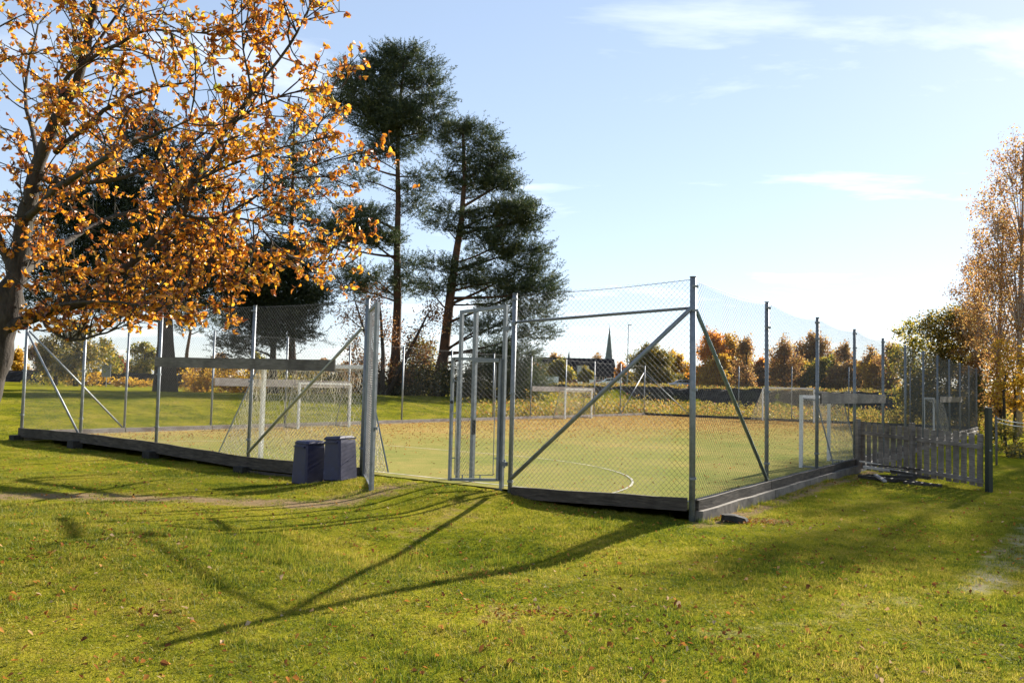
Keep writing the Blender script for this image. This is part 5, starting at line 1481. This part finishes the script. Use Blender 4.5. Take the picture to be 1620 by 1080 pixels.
hs_ = np.clip(lush, .45, 2.3) * np.where(big_, 1.5, 1.) * np.where(edge_, np.random.default_rng(9).uniform(1.1, 2.4, len(edge_)), 1.); xs_ = np.where(big_, 1.75, np.where(edge_, .8, 1.))
sc_.data.foreach_set('vector', np.stack([xs_, xs_, hs_], 1).astype(np.float32).ravel())
grass = finish('lawn_grass', pm, BLADE, None, kind='stuff')
ng = bpy.data.node_groups.new('grass_scatter', 'GeometryNodeTree')
ng.interface.new_socket('Geometry', in_out='INPUT', socket_type='NodeSocketGeometry')
ng.interface.new_socket('Geometry', in_out='OUTPUT', socket_type='NodeSocketGeometry')
gi = ng.nodes.new('NodeGroupInput'); go = ng.nodes.new('NodeGroupOutput')
m2p = ng.nodes.new('GeometryNodeMeshToPoints'); ci = ng.nodes.new('GeometryNodeCollectionInfo')
ci.inputs['Collection'].default_value = src; ci.inputs['Separate Children'].default_value = True; ci.inputs['Reset Children'].default_value = True
iop = ng.nodes.new('GeometryNodeInstanceOnPoints'); iop.inputs['Pick Instance'].default_value = True
na = ng.nodes.new('GeometryNodeInputNamedAttribute'); na.data_type = 'FLOAT_VECTOR'; na.inputs['Name'].default_value = 'rot'
ns = ng.nodes.new('GeometryNodeInputNamedAttribute'); ns.data_type = 'FLOAT_VECTOR'; ns.inputs['Name'].default_value = 'sc'
ri = ng.nodes.new('FunctionNodeRandomValue'); ri.data_type = 'INT'; ri.inputs['Min'].default_value = 0; ri.inputs['Max'].default_value = 5
rv = ng.nodes.new('FunctionNodeRandomValue'); rv.data_type = 'FLOAT_VECTOR'; rv.inputs[0].default_value = (0, 0, 0); rv.inputs[1].default_value = (0, 0, 6.283)
ri2 = ng.nodes.new('GeometryNodeRotateInstances')
lk = ng.links.new
lk(gi.outputs[0], m2p.inputs[0]); lk(m2p.outputs[0], iop.inputs['Points']); lk(ci.outputs[0], iop.inputs['Instance'])
lk([s for s in ri.outputs if s.enabled][0], iop.inputs['Instance Index']); lk([s for s in na.outputs if s.enabled and s.name == 'Attribute'][0], iop.inputs['Rotation'])
lk([s for s in ns.outputs if s.enabled and s.name == 'Attribute'][0], iop.inputs['Scale'])
lk(iop.outputs[0], ri2.inputs['Instances']); lk([s for s in rv.outputs if s.enabled][0], ri2.inputs['Rotation'])
lk(ri2.outputs[0], go.inputs[0])
md = grass.modifiers.new('scatter', 'NODES'); md.node_group = ng

# fallen leaves
def flat_leaves(P, size, r_, name, mat, **tags):
    n = len(P); an = r_.uniform(0, 2 * math.pi, n)
    tilt = r_.normal(0, .45, (n, 2))
    d = np.stack([np.cos(an), np.sin(an), tilt[:, 0]], 1); s = np.stack([-np.sin(an), np.cos(an), tilt[:, 1]], 1)
    L = (size * r_.uniform(.55, 1.25, n))[:, None]
    up = np.array([0, 0, 1.]) * L * .22
    V = np.stack([P - d * L * .5 + up * .3, P + s * L * .32 + up, P + d * L * .5 + up * .2, P - s * L * .32 + up], 1)
    V = np.concatenate([V, P[:, None]], 1).reshape(-1, 3); o = np.arange(n) * 5
    Fq = np.concatenate([np.stack([o + 4, o, o + 1], 1), np.stack([o + 4, o + 1, o + 2], 1), np.stack([o + 4, o + 2, o + 3], 1), np.stack([o + 4, o + 3, o], 1)])
    rd = r_.random(n); return np_mesh(name, V, Fq, mat, None, np.concatenate([rd] * 4), **tags)
r_ = np.random.default_rng(88)
# on the pitch, thicker towards the back left
Pp = []
while len(Pp) < 20000:
    a, b = r_.uniform(.1, 19.9), r_.uniform(.1, 40.4)
    if r_.random() < .06 + .94 * sst(a * .9 + b * .45, 9, 26): Pp.append(W(a, b, .012))
flat_leaves(np.array(Pp), .052, r_, 'pitch_leaf_litter', LITTER, kind='stuff')
# on the lawn
Pl = []
while len(Pl) < 2600:
    y = r_.uniform(4.5, 20); x = r_.uniform(-.64, .64) * y
    a = (np.array([x, y]) - A0) @ uA; b = (np.array([x, y]) - A0) @ vB
    if a > -.2 and a < 20.3 and b > -.15: continue
    cl = math.sin(x * 1.3 + .5) * math.cos(y * .9 + x * .4) + .3 * math.sin(x * 4.1 + y * 3.3)
    if r_.random() < .25 + .7 * max(0, cl): Pl.append((x, y, gz(x, y) + .022))
for cx_, cy_, s_, n_ in ((W(-.7, .6)[0], W(-.7, .6)[1], .38, 280), (W(-.5, 7)[0], W(-.5, 7)[1], .7, 120), (W(12, -.4)[0], W(12, -.4)[1], 1.6, 160), (W(17, -.4)[0], W(17, -.4)[1], 1.5, 120), (.1, 7.1, .35, 90), (-.7, 9.4, .9, 110), (2.2, 6.2, .6, 60), (-3.4, 6.6, .7, 50), (-4.6, 11.8, 1.2, 70)):
    for _ in range(n_):
        x, y = cx_ + r_.normal(0, s_), cy_ + r_.normal(0, s_ * .5)
        a = (np.array([x, y]) - A0) @ uA; b = (np.array([x, y]) - A0) @ vB
        if a > -.15 and b > -.12: continue
        Pl.append((x, y, gz(x, y) + .015))
flat_leaves(np.array(Pl), .045, r_, 'lawn_leaf_litter', LITTER, kind='stuff')
# single leaves that can be told apart in the foreground
kinds = [('orange', .55), ('reddish brown', .25), ('pale buff', .97), ('yellow', .8), ('dark brown', .05)]
spots = [(22, 938, 0), (30, 946, 3), (74, 968, 0), (110, 905, 2), (152, 906, 2), (138, 866, 1), (240, 966, 1), (268, 968, 4), (292, 960, 2), (247, 974, 2), (351, 1014, 2), (302, 978, 2), (388, 867, 0), (446, 912, 2), (266, 1020, 4), (182, 1036, 0),
         (216, 1042, 0), (260, 1048, 1), (133, 1010, 4), (60, 880, 1), (490, 917, 2), (590, 870, 1), (560, 990, 1), (588, 1005, 4), (640, 1000, 1), (725, 968, 0), (655, 1060, 4), (668, 1063, 1), (700, 992, 3), (768, 985, 1), (172, 1076, 0), (762, 1056, 4),
         (806, 1046, 1), (812, 1045, 4), (968, 1019, 0), (902, 1005, 1), (875, 978, 0), (1074, 955, 2), (836, 918, 1), (838, 876, 1), (980, 890, 0), (1026, 904, 1), (1056, 945, 2), (968, 963, 4), (1170, 1000, 1), (1240, 944, 1), (1278, 927, 4), (1410, 1047, 2),
         (1400, 1016, 2), (1395, 1075, 2), (1455, 986, 4), (1500, 936, 4), (1478, 926, 4), (1550, 925, 2), (575, 1040, 1), (470, 1005, 3)]
where = ['near the left edge', 'on the sunlit grass left of the post shadows', 'between the two long post shadows', 'on the grass in front of the gate', 'on the mown grass at lower right']
lm = {}
for (x, y, k) in spots:
    d = vF + vR * (x - 810) / FPX - vU * (y - 540) / FPX
    tt = (-.08 - EYE) / d[2]; p = CAM + d * tt
    for _ in range(4):
        tt = (gz(p[0], p[1]) + .03 - EYE) / d[2]; p = CAM + d * tt
    if k not in lm:
        v_, f_ = leaf_template(.3)
        me = bpy.data.meshes.new('fallen_leaf'); me.from_pydata([tuple(q - np.array([.5, 0, -.05])) for q in v_], [], f_)
        a_ = me.attributes.new('rnd', 'FLOAT', 'FACE'); a_.data.foreach_set('value', np.full(len(f_), kinds[k][1], np.float32)); me.materials.append(LITTER); lm[k] = me
    o = bpy.data.objects.new('fallen_leaf', lm[k]); col.objects.link(o)
    o.location = p; s_ = r_.uniform(.038, .062); o.scale = (s_, s_, s_)
    o.rotation_euler = (r_.normal(0, .5), r_.normal(0, .5), r_.uniform(0, 6.28))
    wh = where[0] if x < 160 else where[1] if x < 420 else where[2] if x < 800 and y < 960 else where[3] if x < 1060 else where[4]
    o['label'] = f'single {kinds[k][0]} fallen leaf {wh}'; o['category'] = 'leaf'; o['group'] = f'{kinds[k][0]} fallen leaves {wh}'
